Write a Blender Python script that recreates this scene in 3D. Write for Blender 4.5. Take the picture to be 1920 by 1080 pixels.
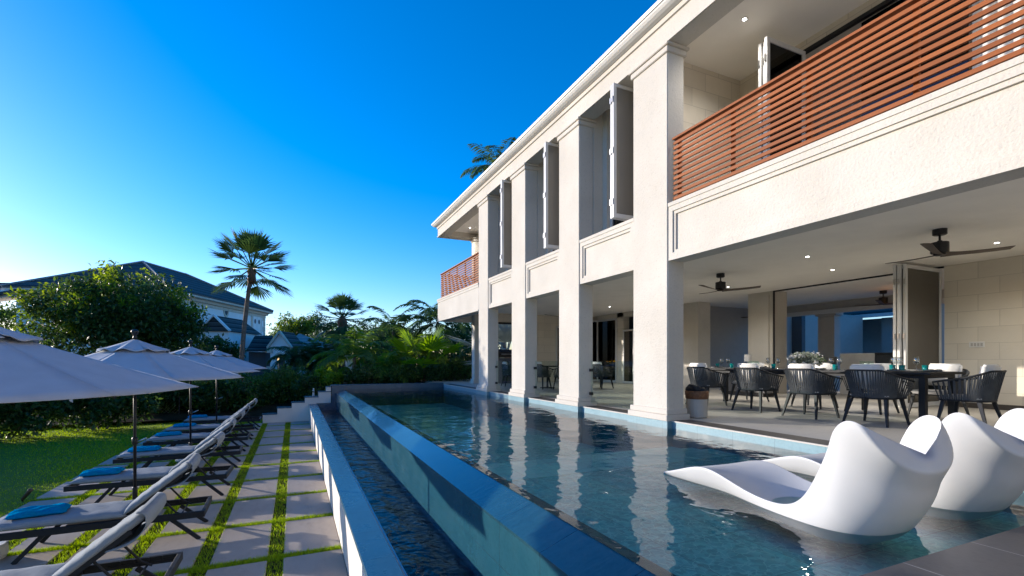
import bpy, bmesh, math, random
import numpy as np
from mathutils import Vector, Matrix
R = math.radians
SC = bpy.context.scene
for o in list(bpy.data.objects): bpy.data.objects.remove(o)
# ------------------------------------------------------------------ camera, sky, sun
TH = math.atan(409/900); CS, SN = math.cos(TH), math.sin(TH)
CAMZ = 0.92
cd = bpy.data.cameras.new('camera'); cam = bpy.data.objects.new('camera', cd)
SC.collection.objects.link(cam); SC.camera = cam
cam.location = (0, 0, CAMZ); cam.rotation_euler = (R(90), 0, -TH)
cd.sensor_width = 36; cd.lens = 36*900/1920; cd.shift_y = 135/1920
cd.clip_start = 0.05; cd.clip_end = 3000
SUN_AZ = math.atan2(-0.75, 0.66)      # clockwise from +Y
SUN_EL = R(10.5)
W = bpy.data.worlds.new('World'); SC.world = W; W.use_nodes = True
wn, wl = W.node_tree.nodes, W.node_tree.links
bg = wn['Background']
sky = wn.new('ShaderNodeTexSky'); sky.sky_type = 'NISHITA'; sky.sun_disc = False
sky.sun_elevation = SUN_EL; sky.sun_rotation = SUN_AZ
sky.air_density = 1.0; sky.dust_density = 0.38; sky.ozone_density = 3.5
hs = wn.new('ShaderNodeHueSaturation'); hs.inputs['Saturation'].default_value = 1.38; hs.inputs['Value'].default_value = 0.73
wb = wn.new('ShaderNodeMix'); wb.data_type = 'RGBA'; wb.blend_type = 'MULTIPLY'; wb.inputs[0].default_value = 1; wb.inputs[7].default_value = (.95, .85, 1.05, 1)   # camera white balance
wl.new(sky.outputs[0], hs.inputs['Color']); wl.new(hs.outputs[0], wb.inputs[6]); wl.new(wb.outputs[2], bg.inputs['Color'])
bg.inputs['Strength'].default_value = 0.15
sd = bpy.data.lights.new('sun', 'SUN'); sd.energy = 2.05; sd.angle = R(0.5); sd.color = (1.0, 0.9, 0.78)
sun = bpy.data.objects.new('sun', sd); SC.collection.objects.link(sun)
sdir = Vector((math.sin(SUN_AZ)*math.cos(SUN_EL), math.cos(SUN_AZ)*math.cos(SUN_EL), math.sin(SUN_EL)))
sun.rotation_euler = sdir.to_track_quat('Z', 'Y').to_euler()
sun.location = (-20, 20, 30)
SC.view_settings.view_transform = 'Standard'; SC.view_settings.look = 'None'
SC.cycles.diffuse_bounces = 8; SC.cycles.max_bounces = 16; SC.cycles.transparent_max_bounces = 24
SC.view_settings.exposure = 1.58; SC.view_settings.gamma = 1.0

# ------------------------------------------------------------------ helpers
def at(px, py, d):
    """world point seen in direction (px,py) at depth d from the place of the photograph"""
    r = (px-960)/900
    return Vector((d*(SN+r*CS), d*(CS-r*SN), CAMZ-(py-675)*d/900))

class MB:
    def __init__(s): s.v = []; s.f = []
    def quad(s, *p):
        n = len(s.v); s.v += [tuple(q) for q in p]; s.f.append(tuple(range(n, n+len(p))))
    def box(s, x0, x1, y0, y1, z0, z1):
        n = len(s.v)
        s.v += [(x, y, z) for z in (z0, z1) for y in (y0, y1) for x in (x0, x1)]
        s.f += [tuple(n+i for i in q) for q in ((0,2,3,1),(4,5,7,6),(0,1,5,4),(2,6,7,3),(0,4,6,2),(1,3,7,5))]
        return s
    def bar(s, a, b, w, h, up=(0,0,1)):
        a, b = Vector(a), Vector(b); d = (b-a).normalized(); u = Vector(up)
        sd_ = d.cross(u)
        if sd_.length < 1e-4: sd_ = d.cross(Vector((1,0,0)))
        sd_.normalize(); u = sd_.cross(d); n = len(s.v)
        for p in (a, b):
            for i, j in ((-1,-1),(1,-1),(1,1),(-1,1)): s.v.append(tuple(p+sd_*(i*w/2)+u*(j*h/2)))
        s.f += [(n,n+1,n+2,n+3),(n+7,n+6,n+5,n+4)]+[(n+i,n+4+i,n+4+(i+1)%4,n+(i+1)%4) for i in range(4)]
        return s
    def tube(s, pts, r, n=8, cap=True):
        pts = [Vector(p) for p in pts]; k = len(pts)
        rs = r if isinstance(r, (list, tuple)) else [r]*k
        base = len(s.v); prev = None
        for i, p in enumerate(pts):
            d = (pts[min(i+1,k-1)]-pts[max(i-1,0)]).normalized()
            if prev is None:
                a = d.cross(Vector((0,0,1)))
                if a.length < 1e-3: a = d.cross(Vector((1,0,0)))
            else: a = prev-d*prev.dot(d)
            a.normalize(); prev = a; b = d.cross(a)
            for j in range(n):
                t = 2*math.pi*j/n; s.v.append(tuple(p+(a*math.cos(t)+b*math.sin(t))*rs[i]))
        for i in range(k-1):
            for j in range(n):
                j2 = (j+1) % n
                s.f.append((base+i*n+j, base+i*n+j2, base+(i+1)*n+j2, base+(i+1)*n+j))
        if cap:
            s.f.append(tuple(base+j for j in range(n))[::-1]); s.f.append(tuple(base+(k-1)*n+j for j in range(n)))
        return s
    def lathe(s, prof, c=(0,0,0), n=20):
        base = len(s.v); k = len(prof)
        for r, z in prof:
            for j in range(n):
                t = 2*math.pi*j/n; s.v.append((c[0]+r*math.cos(t), c[1]+r*math.sin(t), c[2]+z))
        for i in range(k-1):
            for j in range(n):
                j2 = (j+1) % n
                s.f.append((base+i*n+j, base+i*n+j2, base+(i+1)*n+j2, base+(i+1)*n+j))
        if prof[0][0] > 1e-5: s.f.append(tuple(base+j for j in range(n))[::-1])
        if prof[-1][0] > 1e-5: s.f.append(tuple(base+(k-1)*n+j for j in range(n)))
        return s
    def grid(s, P):
        base = len(s.v); m, n = len(P), len(P[0])
        for row in P: s.v += [tuple(p) for p in row]
        for i in range(m-1):
            for j in range(n-1):
                s.f.append((base+i*n+j, base+i*n+j+1, base+(i+1)*n+j+1, base+(i+1)*n+j))
        return s
    def loft(s, loops, close=True, caps=True):
        base = len(s.v); m, n = len(loops), len(loops[0])
        for L in loops: s.v += [tuple(p) for p in L]
        for i in range(m-1):
            for j in range(n):
                j2 = (j+1) % n
                s.f.append((base+i*n+j, base+i*n+j2, base+(i+1)*n+j2, base+(i+1)*n+j))
        if caps:
            s.f.append(tuple(base+j for j in range(n))[::-1]); s.f.append(tuple(base+(m-1)*n+j for j in range(n)))
        return s
    def sweep(s, prof, path):
        """closed (outward, z) profile along an XY path; outward is to the left of travel"""
        path = [Vector((p[0], p[1])) for p in path]; loops = []
        for i, p in enumerate(path):
            ns = []
            if i > 0: d = (path[i]-path[i-1]).normalized(); ns.append(Vector((-d.y, d.x)))
            if i < len(path)-1: d = (path[i+1]-path[i]).normalized(); ns.append(Vector((-d.y, d.x)))
            m = ns[0] if len(ns) == 1 else (ns[0]+ns[1])/(1+ns[0].dot(ns[1]))
            loops.append([(p.x+m.x*o_, p.y+m.y*o_, z) for o_, z in prof])
        return s.loft(loops)
    def xf(s, M, start=0):
        for i in range(start, len(s.v)): s.v[i] = tuple(M @ Vector(s.v[i]))
        return s
    def build(s, name, mat, parent=None, smooth=False, bevel=0, seg=1, weld=False, fixn=True):
        off = Vector((0,0,0)); q = parent
        while q is not None: off += Vector(q.location); q = q.parent
        me = bpy.data.meshes.new(name)
        me.from_pydata([tuple(Vector(v)-off) for v in s.v] if off.length else s.v, [], s.f)
        if weld or bevel or fixn:
            bm = bmesh.new(); bm.from_mesh(me)
            if weld: bmesh.ops.remove_doubles(bm, verts=bm.verts, dist=1e-5)
            if fixn: bmesh.ops.recalc_face_normals(bm, faces=bm.faces)
            if bevel: bmesh.ops.bevel(bm, geom=[e for e in bm.edges if len(e.link_faces) == 2 and e.calc_face_angle(0) > 0.6], offset=bevel, segments=seg, affect='EDGES', clamp_overlap=True)
            bm.to_mesh(me); bm.free()
        if smooth:
            me.polygons.foreach_set('use_smooth', [True]*len(me.polygons))
        me.materials.append(mat); me.update()
        ob = bpy.data.objects.new(name, me); SC.collection.objects.link(ob)
        if parent is not None: ob.parent = parent
        return ob

def each(mb, name, mat, parent, **k):
    """every connected piece as a part of its own"""
    par = list(range(len(mb.v)))
    def find(a):
        while par[a] != a: par[a] = par[par[a]]; a = par[a]
        return a
    for f in mb.f:
        for q in f[1:]: par[find(q)] = find(f[0])
    groups = {}
    for f in mb.f: groups.setdefault(find(f[0]), []).append(f)
    out = []
    for fs in groups.values():
        ids = sorted({i for f in fs for i in f}); mp = {a: b for b, a in enumerate(ids)}
        q = MB(); q.v = [mb.v[i] for i in ids]; q.f = [tuple(mp[i] for i in f) for f in fs]
        out.append(q.build(name, M[mat], parent, **k))
    return out
def tag(o, label=None, cat=None, group=None, kind=None):
    if label: o['label'] = label
    if cat: o['category'] = cat
    if group: o['group'] = group
    if kind: o['kind'] = kind
    return o
def thing(name, label, cat, loc=(0,0,0), rz=0, group=None):
    o = bpy.data.objects.new(name, None); SC.collection.objects.link(o)
    o.location = loc; o.rotation_euler = (0, 0, rz); o.empty_display_size = .1
    return tag(o, label, cat, group)
def copy_tree(o, parent=None, loc=None, rz=None, label=None):
    c = o.copy(); SC.collection.objects.link(c)
    if parent is not None: c.parent = parent
    if loc is not None: c.location = loc
    if rz is not None: c.rotation_euler = (0, 0, rz)
    if label: c['label'] = label
    for ch in list(o.children): copy_tree(ch, c)
    return c

# ------------------------------------------------------------------ materials
class NT:
    def __init__(s, name):
        s.m = bpy.data.materials.new(name); s.m.use_nodes = True
        s.t = s.m.node_tree; s.N = s.t.nodes; s.L = s.t.links
        s.b = s.N['Principled BSDF']; s.out = s.N['Material Output']
        s.co = s.N.new('ShaderNodeTexCoord')
    def n(s, t, **k):
        x = s.N.new(t)
        for a, b in k.items(): setattr(x, a, b)
        return x
    def link(s, a, b): s.L.new(a, b)
    def math(s, op, a, b=None, clamp=False):
        x = s.n('ShaderNodeMath', operation=op); x.use_clamp = clamp
        for i, q in enumerate((a, b)):
            if q is None: continue
            if isinstance(q, (int, float)): x.inputs[i].default_value = q
            else: s.link(q, x.inputs[i])
        return x.outputs[0]
    def pos(s):
        g = s.n('ShaderNodeNewGeometry'); return g.outputs['Position']
    def noise(s, scale, detail=4, rough=.55, vec=None, stretch=None):
        x = s.n('ShaderNodeTexNoise'); x.inputs['Scale'].default_value = scale
        x.inputs['Detail'].default_value = detail; x.inputs['Roughness'].default_value = rough
        v = vec or s.pos()
        if stretch:
            mp = s.n('ShaderNodeMapping'); mp.inputs['Scale'].default_value = stretch; s.link(v, mp.inputs[0]); v = mp.outputs[0]
        s.link(v, x.inputs['Vector']); return x.outputs['Fac']
    def ramp(s, fac, stops):
        x = s.n('ShaderNodeValToRGB'); e = x.color_ramp.elements
        while len(e) < len(stops): e.new(.5)
        for i, (p, c) in enumerate(stops): e[i].position = p; e[i].color = (*c, 1) if len(c) == 3 else c
        s.link(fac, x.inputs[0]); return x.outputs[0]
    def mix(s, fac, a, b):
        x = s.n('ShaderNodeMix', data_type='RGBA')
        for i, q in ((0, fac), (6, a), (7, b)):
            if isinstance(q, (int, float)): x.inputs[i].default_value = q
            elif isinstance(q, tuple): x.inputs[i].default_value = (*q, 1) if len(q) == 3 else q
            else: s.link(q, x.inputs[i])
        return x.outputs[2]
    def bump(s, h, strength=.3, dist=.01):
        x = s.n('ShaderNodeBump'); x.inputs['Strength'].default_value = strength; x.inputs['Distance'].default_value = dist
        s.link(h, x.inputs['Height']); s.link(x.outputs[0], s.b.inputs['Normal']); return x.outputs[0]
    def lines(s, axis, size, off, w):
        """1 on joints every `size` m along a world axis"""
        sp = s.n('ShaderNodeSeparateXYZ'); s.link(s.pos(), sp.inputs[0])
        v = s.math('DIVIDE', s.math('SUBTRACT', sp.outputs[axis], off), size)
        return s.math('LESS_THAN', s.math('PINGPONG', v, .5), w/size/2)
    def set(s, col=None, rough=None, metal=None, spec=None, coat=None):
        if col is not None:
            if isinstance(col, tuple): s.b.inputs['Base Color'].default_value = (*col, 1)
            else: s.link(col, s.b.inputs['Base Color'])
        if rough is not None:
            if isinstance(rough, (int, float)): s.b.inputs['Roughness'].default_value = rough
            else: s.link(rough, s.b.inputs['Roughness'])
        if metal is not None: s.b.inputs['Metallic'].default_value = metal
        if spec is not None: s.b.inputs['Specular IOR Level'].default_value = spec
        if coat is not None: s.b.inputs['Coat Weight'].default_value = coat
        return s.m
M = {}
def simple(name, col, rough=.6, metal=0, var=.12, scale=6, bump=0, bscale=80, spec=.5):
    t = NT(name); f = t.noise(scale)
    a = tuple(max(0, c*(1-var)) for c in col); b = tuple(min(1, c*(1+var)) for c in col)
    t.set(t.ramp(f, [(.3, a), (.7, b)]), rough, metal, spec)
    if bump: t.bump(t.noise(bscale, 5), bump, .006)
    M[name] = t.m; return t.m
# coral-stone render
def stucco(name, a, b, bstr):
    t = NT(name)
    f1 = t.noise(1.3, 5); f2 = t.noise(38, 3); f3 = t.noise(.5, 3, stretch=(1, 1, .25))
    c = t.mix(t.ramp(f1, [(.3, (0,0,0)), (.72, (1,1,1))]), a, b)
    c = t.mix(t.math('MULTIPLY', t.ramp(f2, [(.3, (1,1,1)), (.42, (0,0,0))]), .3), c, tuple(x*.6 for x in a))
    c = t.mix(t.math('MULTIPLY', t.ramp(f3, [(.45, (0,0,0)), (.75, (1,1,1))]), .30), c, tuple(x*.72 for x in a))
    t.set(c, .9, 0, .15)
    h = t.math('ADD', t.math('MULTIPLY', t.noise(34, 4), 1.0), t.math('MULTIPLY', t.noise(7, 3), .6))
    t.bump(h, bstr, .02); M[name] = t.m
stucco('stucco', (.55,.515,.45), (.62,.585,.52), .36)
stucco('trim', (.56,.52,.455), (.62,.58,.515), .2)
simple('white_paint', (.66,.65,.62), .45, var=.03)
simple('ceiling', (.88,.85,.78), .8, var=.03, scale=2)
simple('white_frame', (.56,.56,.55), .35, var=.04)
def blocks(name, axes, bw, bh, col):
    t = NT(name); sp = t.n('ShaderNodeSeparateXYZ'); t.link(t.pos(), sp.inputs[0])
    cb = t.n('ShaderNodeCombineXYZ'); t.link(sp.outputs[axes[0]], cb.inputs[0]); t.link(sp.outputs[axes[1]], cb.inputs[1])
    br = t.n('ShaderNodeTexBrick'); t.link(cb.outputs[0], br.inputs['Vector'])
    br.inputs['Scale'].default_value = 1; br.inputs['Brick Width'].default_value = bw; br.inputs['Row Height'].default_value = bh
    br.inputs['Mortar Size'].default_value = .006; br.inputs['Mortar Smooth'].default_value = .4; br.inputs['Bias'].default_value = 0
    br.inputs['Color1'].default_value = (*col, 1); br.inputs['Color2'].default_value = (*[x*.88 for x in col], 1); br.inputs['Mortar'].default_value = (*[x*.68 for x in col], 1)
    c = t.mix(t.math('MULTIPLY', t.noise(5, 5), .35), br.outputs['Color'], tuple(x*.7 for x in col))
    t.set(c, .85, 0, .2); t.bump(t.math('SUBTRACT', t.noise(40, 4), br.outputs['Fac']), .3, .008); M[name] = t.m
blocks('blocks_x', (1, 2), .62, .31, (.74,.68,.57))
blocks('blocks_y', (0, 2), .62, .31, (.74,.68,.57))
# tiles
def tiles(name, a, b, joints, jcol, rough, jw=.005, scale=2.2, bstr=.15, spec=.5, coat=None, grain=None):
    t = NT(name); f = t.noise(scale, 6, .6); g = t.noise(30, 4)
    c = t.mix(f, a, b)
    c = t.mix(t.math('MULTIPLY', t.ramp(g, [(.45, (0,0,0)), (.7, (1,1,1))]), .35), c, tuple(x*.8 for x in a))
    j = None
    for ax, sz, off in joints:
        l = t.lines(ax, sz, off, jw); j = l if j is None else t.math('MAXIMUM', j, l)
    h = t.noise(45, 4)
    if j is not None:
        c = t.mix(j, c, jcol); h = t.math('SUBTRACT', h, t.math('MULTIPLY', j, 1.5))
    rr = t.math('ADD', t.math('MULTIPLY', t.math('SUBTRACT', f, .5), .25), rough, True)
    t.set(c, rr, 0, spec, coat); t.bump(h, bstr, .004); M[name] = t.m; return t
tiles('patio_tile', (.44,.415,.365), (.52,.49,.435), [(0,.6,5.5),(1,1.2,.3)], (.30,.28,.25), .45)
tiles('deck_tile', (.075,.07,.066), (.12,.112,.105), [(0,.6,2.52),(1,1.2,1.255)], (.36,.35,.33), .42, .006)
tiles('edge_board', (.05,.042,.036), (.08,.068,.058), [(1,1.2,.3)], (.02,.02,.02), .5)
t = tiles('lip_tile', (.014,.060,.085), (.026,.095,.122), [(1,.613,1.898)], (.006,.02,.035), .22, .006, 1.6, .12, .5, .25)
t.bump(t.math('ADD', t.noise(7, 4, .6, stretch=(.22, 2.2, 1)), t.math('MULTIPLY', t.noise(2, 2), .5)), .3, .012)
tiles('weir_tile', (.012,.072,.105), (.026,.108,.145), [(1,.613,1.898),(2,.31,-.218)], (.02,.06,.08), .22, .005, 3.0, .1)
tiles('coping_tile', (.022,.085,.135), (.04,.125,.185), [(1,.6,.12)], (.008,.03,.05), .28, .005, 2.5, .15)
tiles('pool_tile', (.13,.40,.45), (.22,.54,.58), [(0,.6,5.2),(1,.6,4.85)], (.08,.26,.30), .4, .006)
t = NT('pool_tile'); vo = t.n('ShaderNodeTexVoronoi'); vo.inputs['Scale'].default_value = 26; t.link(t.pos(), vo.inputs['Vector'])
sp = t.n('ShaderNodeSeparateColor'); t.link(vo.outputs['Color'], sp.inputs[0]); f = t.math('ADD', t.math('MULTIPLY', sp.outputs[0], .55), t.math('MULTIPLY', t.noise(1.2, 4), .3))
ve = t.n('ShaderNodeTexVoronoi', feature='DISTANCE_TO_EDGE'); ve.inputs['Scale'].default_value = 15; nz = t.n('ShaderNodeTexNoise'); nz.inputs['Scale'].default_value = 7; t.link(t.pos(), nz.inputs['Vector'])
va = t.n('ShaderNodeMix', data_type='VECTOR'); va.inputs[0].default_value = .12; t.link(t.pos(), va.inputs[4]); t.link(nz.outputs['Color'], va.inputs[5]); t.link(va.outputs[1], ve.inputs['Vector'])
caustic_net = t.math('LESS_THAN', ve.outputs['Distance'], .035)
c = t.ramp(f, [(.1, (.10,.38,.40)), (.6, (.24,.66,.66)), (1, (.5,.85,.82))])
c = t.mix(t.math('MULTIPLY', caustic_net, .7), c, (.5,.85,.82))  # pale crackle lines put a caustic light net into the floor colour
c = t.mix(t.math('MAXIMUM', t.lines(0, .6, 5.2, .006), t.lines(1, .6, 4.85, .006)), c, (.08,.24,.27)); t.set(c, .4); M['pool_tile'] = t.m
tiles('step_tile', (.42,.74,.72), (.56,.86,.82), [(0,.3,5.2),(1,.3,4.85)], (.2,.4,.4), .4, .006)
tiles('curb_tile', (.14,.27,.32), (.21,.36,.41), [(1,.6,.3)], (.1,.19,.22), .4, .005, 4)
tiles('dark_wall_tile', (.025,.08,.125), (.04,.115,.17), [(0,.6,1.2)], (.01,.03,.05), .25, .005, 3)
tiles('channel_tile', (.02,.16,.30), (.04,.24,.40), [(0,.6,1.2),(1,.6,.2)], (.01,.06,.1), .3, .005, 3)
tiles('slab', (.36,.315,.27), (.46,.405,.35), [], (0,0,0), .7, .005, 1.7, .35, .3)
t = NT('slab'); isl = t.n('ShaderNodeNewGeometry').outputs['Random Per Island']; f = t.noise(1.9, 6, .62); g = t.noise(9, 5, .65, stretch=(1, .35, 1)); sp_ = t.noise(75, 3)
c = t.mix(f, (.36,.30,.245), (.48,.41,.345)); c = t.mix(t.math('MULTIPLY', t.ramp(g, [(.5, (0,0,0)), (.72, (1,1,1))]), .35), c, (.25,.21,.175))
c = t.mix(t.math('MULTIPLY', isl, .30), c, (.27,.24,.21)); c = t.mix(t.math('MULTIPLY', t.ramp(sp_, [(.62, (0,0,0)), (.72, (1,1,1))]), .4), c, (.2,.17,.14))
t.set(c, .7, 0, .3); t.bump(t.math('ADD', t.noise(50, 4), t.math('MULTIPLY', g, 2)), .4, .004); M['slab'] = t.m
simple('terrace_wall', (.78,.73,.66), .8, var=.05, scale=2, bump=.2)
simple('soil', (.030,.026,.014), .95, var=.4, scale=3, bump=.6, bscale=25, spec=.05)
t = NT('lawn'); f = t.noise(.9, 5); g = t.noise(22, 4)
c = t.mix(f, (.085,.165,.016), (.14,.24,.028)); c = t.mix(t.math('MULTIPLY', g, .35), c, (.04,.08,.01))
t.set(c, .9, 0, .2); t.bump(t.noise(60, 4), .8, .03); M['lawn'] = t.m
simple('charcoal', (.018,.021,.026), .55, 0, var=.1, spec=.25)
simple('dark_metal', (.018,.019,.021), .4, .3, var=.1)
simple('steel', (.45,.45,.45), .3, 1, var=.05)
simple('rope', (.042,.05,.058), .75, var=.2, scale=14)
def fabric(name, col, rough=.9, wr=.25, tr=0):
    t = NT(name); f = t.noise(7, 4)
    t.set(t.ramp(f, [(.3, tuple(c*.93 for c in col)), (.7, tuple(min(1, c*1.05) for c in col))]), rough, 0, .2)
    
    h = t.math('ADD', t.noise(6, 3), t.math('MULTIPLY', t.noise(260, 2), .08))
    t.bump(h, wr, .03)
    if tr:
        tn = t.n('ShaderNodeBsdfTranslucent'); tn.inputs[0].default_value = (*col, 1)
        mx = t.n('ShaderNodeMixShader'); mx.inputs[0].default_value = tr
        t.link(t.b.outputs[0], mx.inputs[1]); t.link(tn.outputs[0], mx.inputs[2]); t.link(mx.outputs[0], t.out.inputs[0])
    M[name] = t.m
fabric('cushion', (.28,.315,.35), wr=.3)
fabric('canopy', (.50,.53,.56), wr=.2, tr=.12)
fabric('canopy_dark', (.42,.43,.45), wr=.35)
fabric('white_pillow', (.72,.71,.69), wr=.3)
fabric('seat_pad', (.34,.34,.34), wr=.25)
fabric('grey_curtain', (.20,.20,.205))
fabric('sheer', (.80,.80,.80), tr=.35)
t = NT('towel'); f = t.noise(60, 3)
t.set(t.ramp(f, [(.3, (.0,.21,.44)), (.7, (.0,.30,.55))]), 1.0, 0, .0); 
t.bump(t.math('ADD', t.noise(160, 2), t.math('MULTIPLY', t.noise(14, 3), 2.)), .8, .012); M['towel'] = t.m
def wood(name, a, b, axis_stretch, rough=.4, cc=.2):
    t = NT(name); f = t.noise(9, 5, .6, stretch=axis_stretch); g = t.n('ShaderNodeObjectInfo')
    isl = t.n('ShaderNodeNewGeometry').outputs['Random Per Island']
    c = t.mix(f, a, b); c = t.mix(t.math('MULTIPLY', isl, .55), c, tuple(x*.55 for x in a))
    t.set(c, rough, 0, .28, cc); t.bump(f, .1, .003); M[name] = t.m
wood('teak', (.25,.068,.014), (.40,.125,.03), (3, .12, 3), .65, 0)
wood('fan_wood', (.085,.06,.042), (.13,.095,.068), (2, 2, 2), .5, 0)
simple('wicker', (.16,.07,.03), .7, var=.35, scale=30, bump=.6, bscale=60)
simple('pot_white', (.40,.385,.35), .7, var=.06, bump=.2, bscale=50)
t = NT('chaise_white'); f = t.noise(2.5, 4)
t.set(t.ramp(f, [(.3, (.54,.545,.54)), (.7, (.585,.585,.575))]), .42, 0, .4)
t.b.inputs['Subsurface Weight'].default_value = .0; t.bump(t.noise(220, 3), .05, .002); M['chaise_white'] = t.m
def glass(name, tint, fac=.04, rough=.01, tr=1.0):
    t = NT(name); t.N.remove(t.b)
    tp = t.n('ShaderNodeBsdfTransparent'); tp.inputs[0].default_value = (*tint, 1)
    gl = t.n('ShaderNodeBsdfGlossy'); gl.inputs['Roughness'].default_value = rough
    ge = t.n('ShaderNodeNewGeometry'); dt = t.n('ShaderNodeVectorMath', operation='DOT_PRODUCT'); t.link(ge.outputs['Normal'], dt.inputs[0]); t.link(ge.outputs['Incoming'], dt.inputs[1])
    k_ = t.math('SUBTRACT', 1, t.math('ABSOLUTE', dt.outputs['Value'])); k_ = t.math('ADD', t.math('MULTIPLY', t.math('POWER', k_, 5), .9), fac)
    mx = t.n('ShaderNodeMixShader'); t.link(k_, mx.inputs[0])
    t.link(tp.outputs[0], mx.inputs[1]); t.link(gl.outputs[0], mx.inputs[2]); t.link(mx.outputs[0], t.out.inputs[0]); M[name] = t.m
glass('clear_glass', (.90,.96,.94)); glass('tint_glass', (.72,.70,.67)); glass('dark_glass', (.10,.11,.13)); glass('wine_glass', (.86,.88,.89), .16)
t = NT('teal_glass'); t.set((.0,.36,.37), .08, 0, .6); t.b.inputs['Transmission Weight'].default_value = .55
t.bump(t.noise(70, 2), .3, .004); M['teal_glass'] = t.m
def emis(name, col, st):
    t = NT(name); t.set((.8,.8,.8), .5); t.b.inputs['Emission Color'].default_value = (*col, 1); t.b.inputs['Emission Strength'].default_value = st; M[name] = t.m
emis('lamp_light', (1, .97, .92), 2.5); emis('amber_light', (1, .45, .15), 3.0)
simple('taupe_glass', (.19,.178,.155), .12, var=.06, scale=1.2)
simple('brown_glass', (.075,.068,.058), .08, var=.1, scale=1.2)
simple('marble', (.60,.57,.53), .3, var=.1, scale=3)
simple('black', (.01,.01,.012), .4, var=.1)
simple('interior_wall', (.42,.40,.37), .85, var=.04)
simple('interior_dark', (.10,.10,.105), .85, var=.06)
simple('plate', (.7,.7,.69), .2, var=.02)
simple('linen_dark', (.02,.022,.026), .8, var=.1)
def rooft(name, a, b, axis, size):
    t = NT(name); f = t.noise(2.5, 5)
    sp = t.n('ShaderNodeSeparateXYZ'); t.link(t.pos(), sp.inputs[0])
    v = t.math('FRACT', t.math('DIVIDE', sp.outputs[2], size))
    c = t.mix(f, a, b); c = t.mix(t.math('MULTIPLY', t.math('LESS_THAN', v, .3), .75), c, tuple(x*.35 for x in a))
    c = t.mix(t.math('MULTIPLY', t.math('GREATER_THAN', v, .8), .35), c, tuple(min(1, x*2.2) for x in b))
    t.set(c, .75, 0, .15); t.bump(v, .8, .06); M[name] = t.m
rooft('dark_tiles', (.05,.057,.056), (.085,.092,.09), 2, .36)
rooft('pale_tiles', (.27,.27,.27), (.36,.36,.35), 2, .14)
simple('villa_white', (.82,.81,.78), .8, var=.04, scale=1.5)
simple('villa_stone', (.62,.53,.42), .85, var=.1)
# water: clear surface that reflects by Fresnel and lets light through
def water(name, tint, amp, sc):
    t = NT(name); t.N.remove(t.b)
    tp = t.n('ShaderNodeBsdfTransparent'); tp.inputs[0].default_value = (*tint, 1)
    gl = t.n('ShaderNodeBsdfGlossy'); gl.inputs['Roughness'].default_value = .012
    n1 = t.noise(sc, 2.5, .5, stretch=(1, .8, 1)); n2 = t.noise(sc*3.3, 2, .5); n3 = t.noise(sc*.3, 2, .5)
    h = t.math('ADD', n1, t.math('ADD', t.math('MULTIPLY', n2, .16), t.math('MULTIPLY', n3, .9)))
    bp = t.n('ShaderNodeBump'); bp.inputs['Strength'].default_value = 1; bp.inputs['Distance'].default_value = amp
    t.link(h, bp.inputs['Height']); t.link(bp.outputs[0], gl.inputs['Normal'])
    fr = t.n('ShaderNodeFresnel'); fr.inputs[0].default_value = 1.33; t.link(bp.outputs[0], fr.inputs['Normal'])
    mx = t.n('ShaderNodeMixShader'); t.link(fr.outputs[0], mx.inputs[0])
    t.link(tp.outputs[0], mx.inputs[1]); t.link(gl.outputs[0], mx.inputs[2]); t.link(mx.outputs[0], t.out.inputs[0]); M[name] = t.m
water('pool_water', (.60,.94,.88), .016, 2.6)
water('basin_water', (.4,.78,.92), .045, 5.5)
# foliage
def leafm(name, a, b, tr=.35, rough=.45, hi=None):
    t = NT(name); g = t.n('ShaderNodeNewGeometry'); f = g.outputs['Random Per Island']
    c = t.ramp(f, [(0, a), (.75, b), (1, hi or tuple(x*1.5 for x in b))])
    t.set(c, rough, 0, .35)
    tn = t.n('ShaderNodeBsdfTranslucent')
    hsv = t.n('ShaderNodeHueSaturation'); hsv.inputs['Hue'].default_value = .475; hsv.inputs['Saturation'].default_value = 1.1; hsv.inputs['Value'].default_value = 2.2
    t.link(c, hsv.inputs['Color']); t.link(hsv.outputs[0], tn.inputs[0])
    mx = t.n('ShaderNodeMixShader'); mx.inputs[0].default_value = tr
    t.link(t.b.outputs[0], mx.inputs[1]); t.link(tn.outputs[0], mx.inputs[2]); t.link(mx.outputs[0], t.out.inputs[0]); M[name] = t.m
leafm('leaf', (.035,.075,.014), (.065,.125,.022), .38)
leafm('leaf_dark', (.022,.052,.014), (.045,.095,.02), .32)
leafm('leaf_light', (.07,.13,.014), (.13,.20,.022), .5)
leafm('leaf_bright', (.07,.15,.012), (.13,.24,.02), .45)
leafm('palm_leaf', (.03,.065,.022), (.055,.11,.03), .28)
leafm('palm_green', (.06,.125,.018), (.11,.19,.028), .42)
leafm('palm_silver', (.20,.23,.20), (.30,.33,.28), .25)
leafm('grass', (.11,.21,.014), (.20,.32,.022), .45, .6)
leafm('blossom', (.5,.02,.02), (.6,.05,.03), .2)
simple('bark', (.20,.14,.10), .9, var=.3, scale=8, bump=.7, bscale=20)
simple('bark_grey', (.16,.14,.12), .9, var=.3, scale=8, bump=.7, bscale=20)

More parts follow.
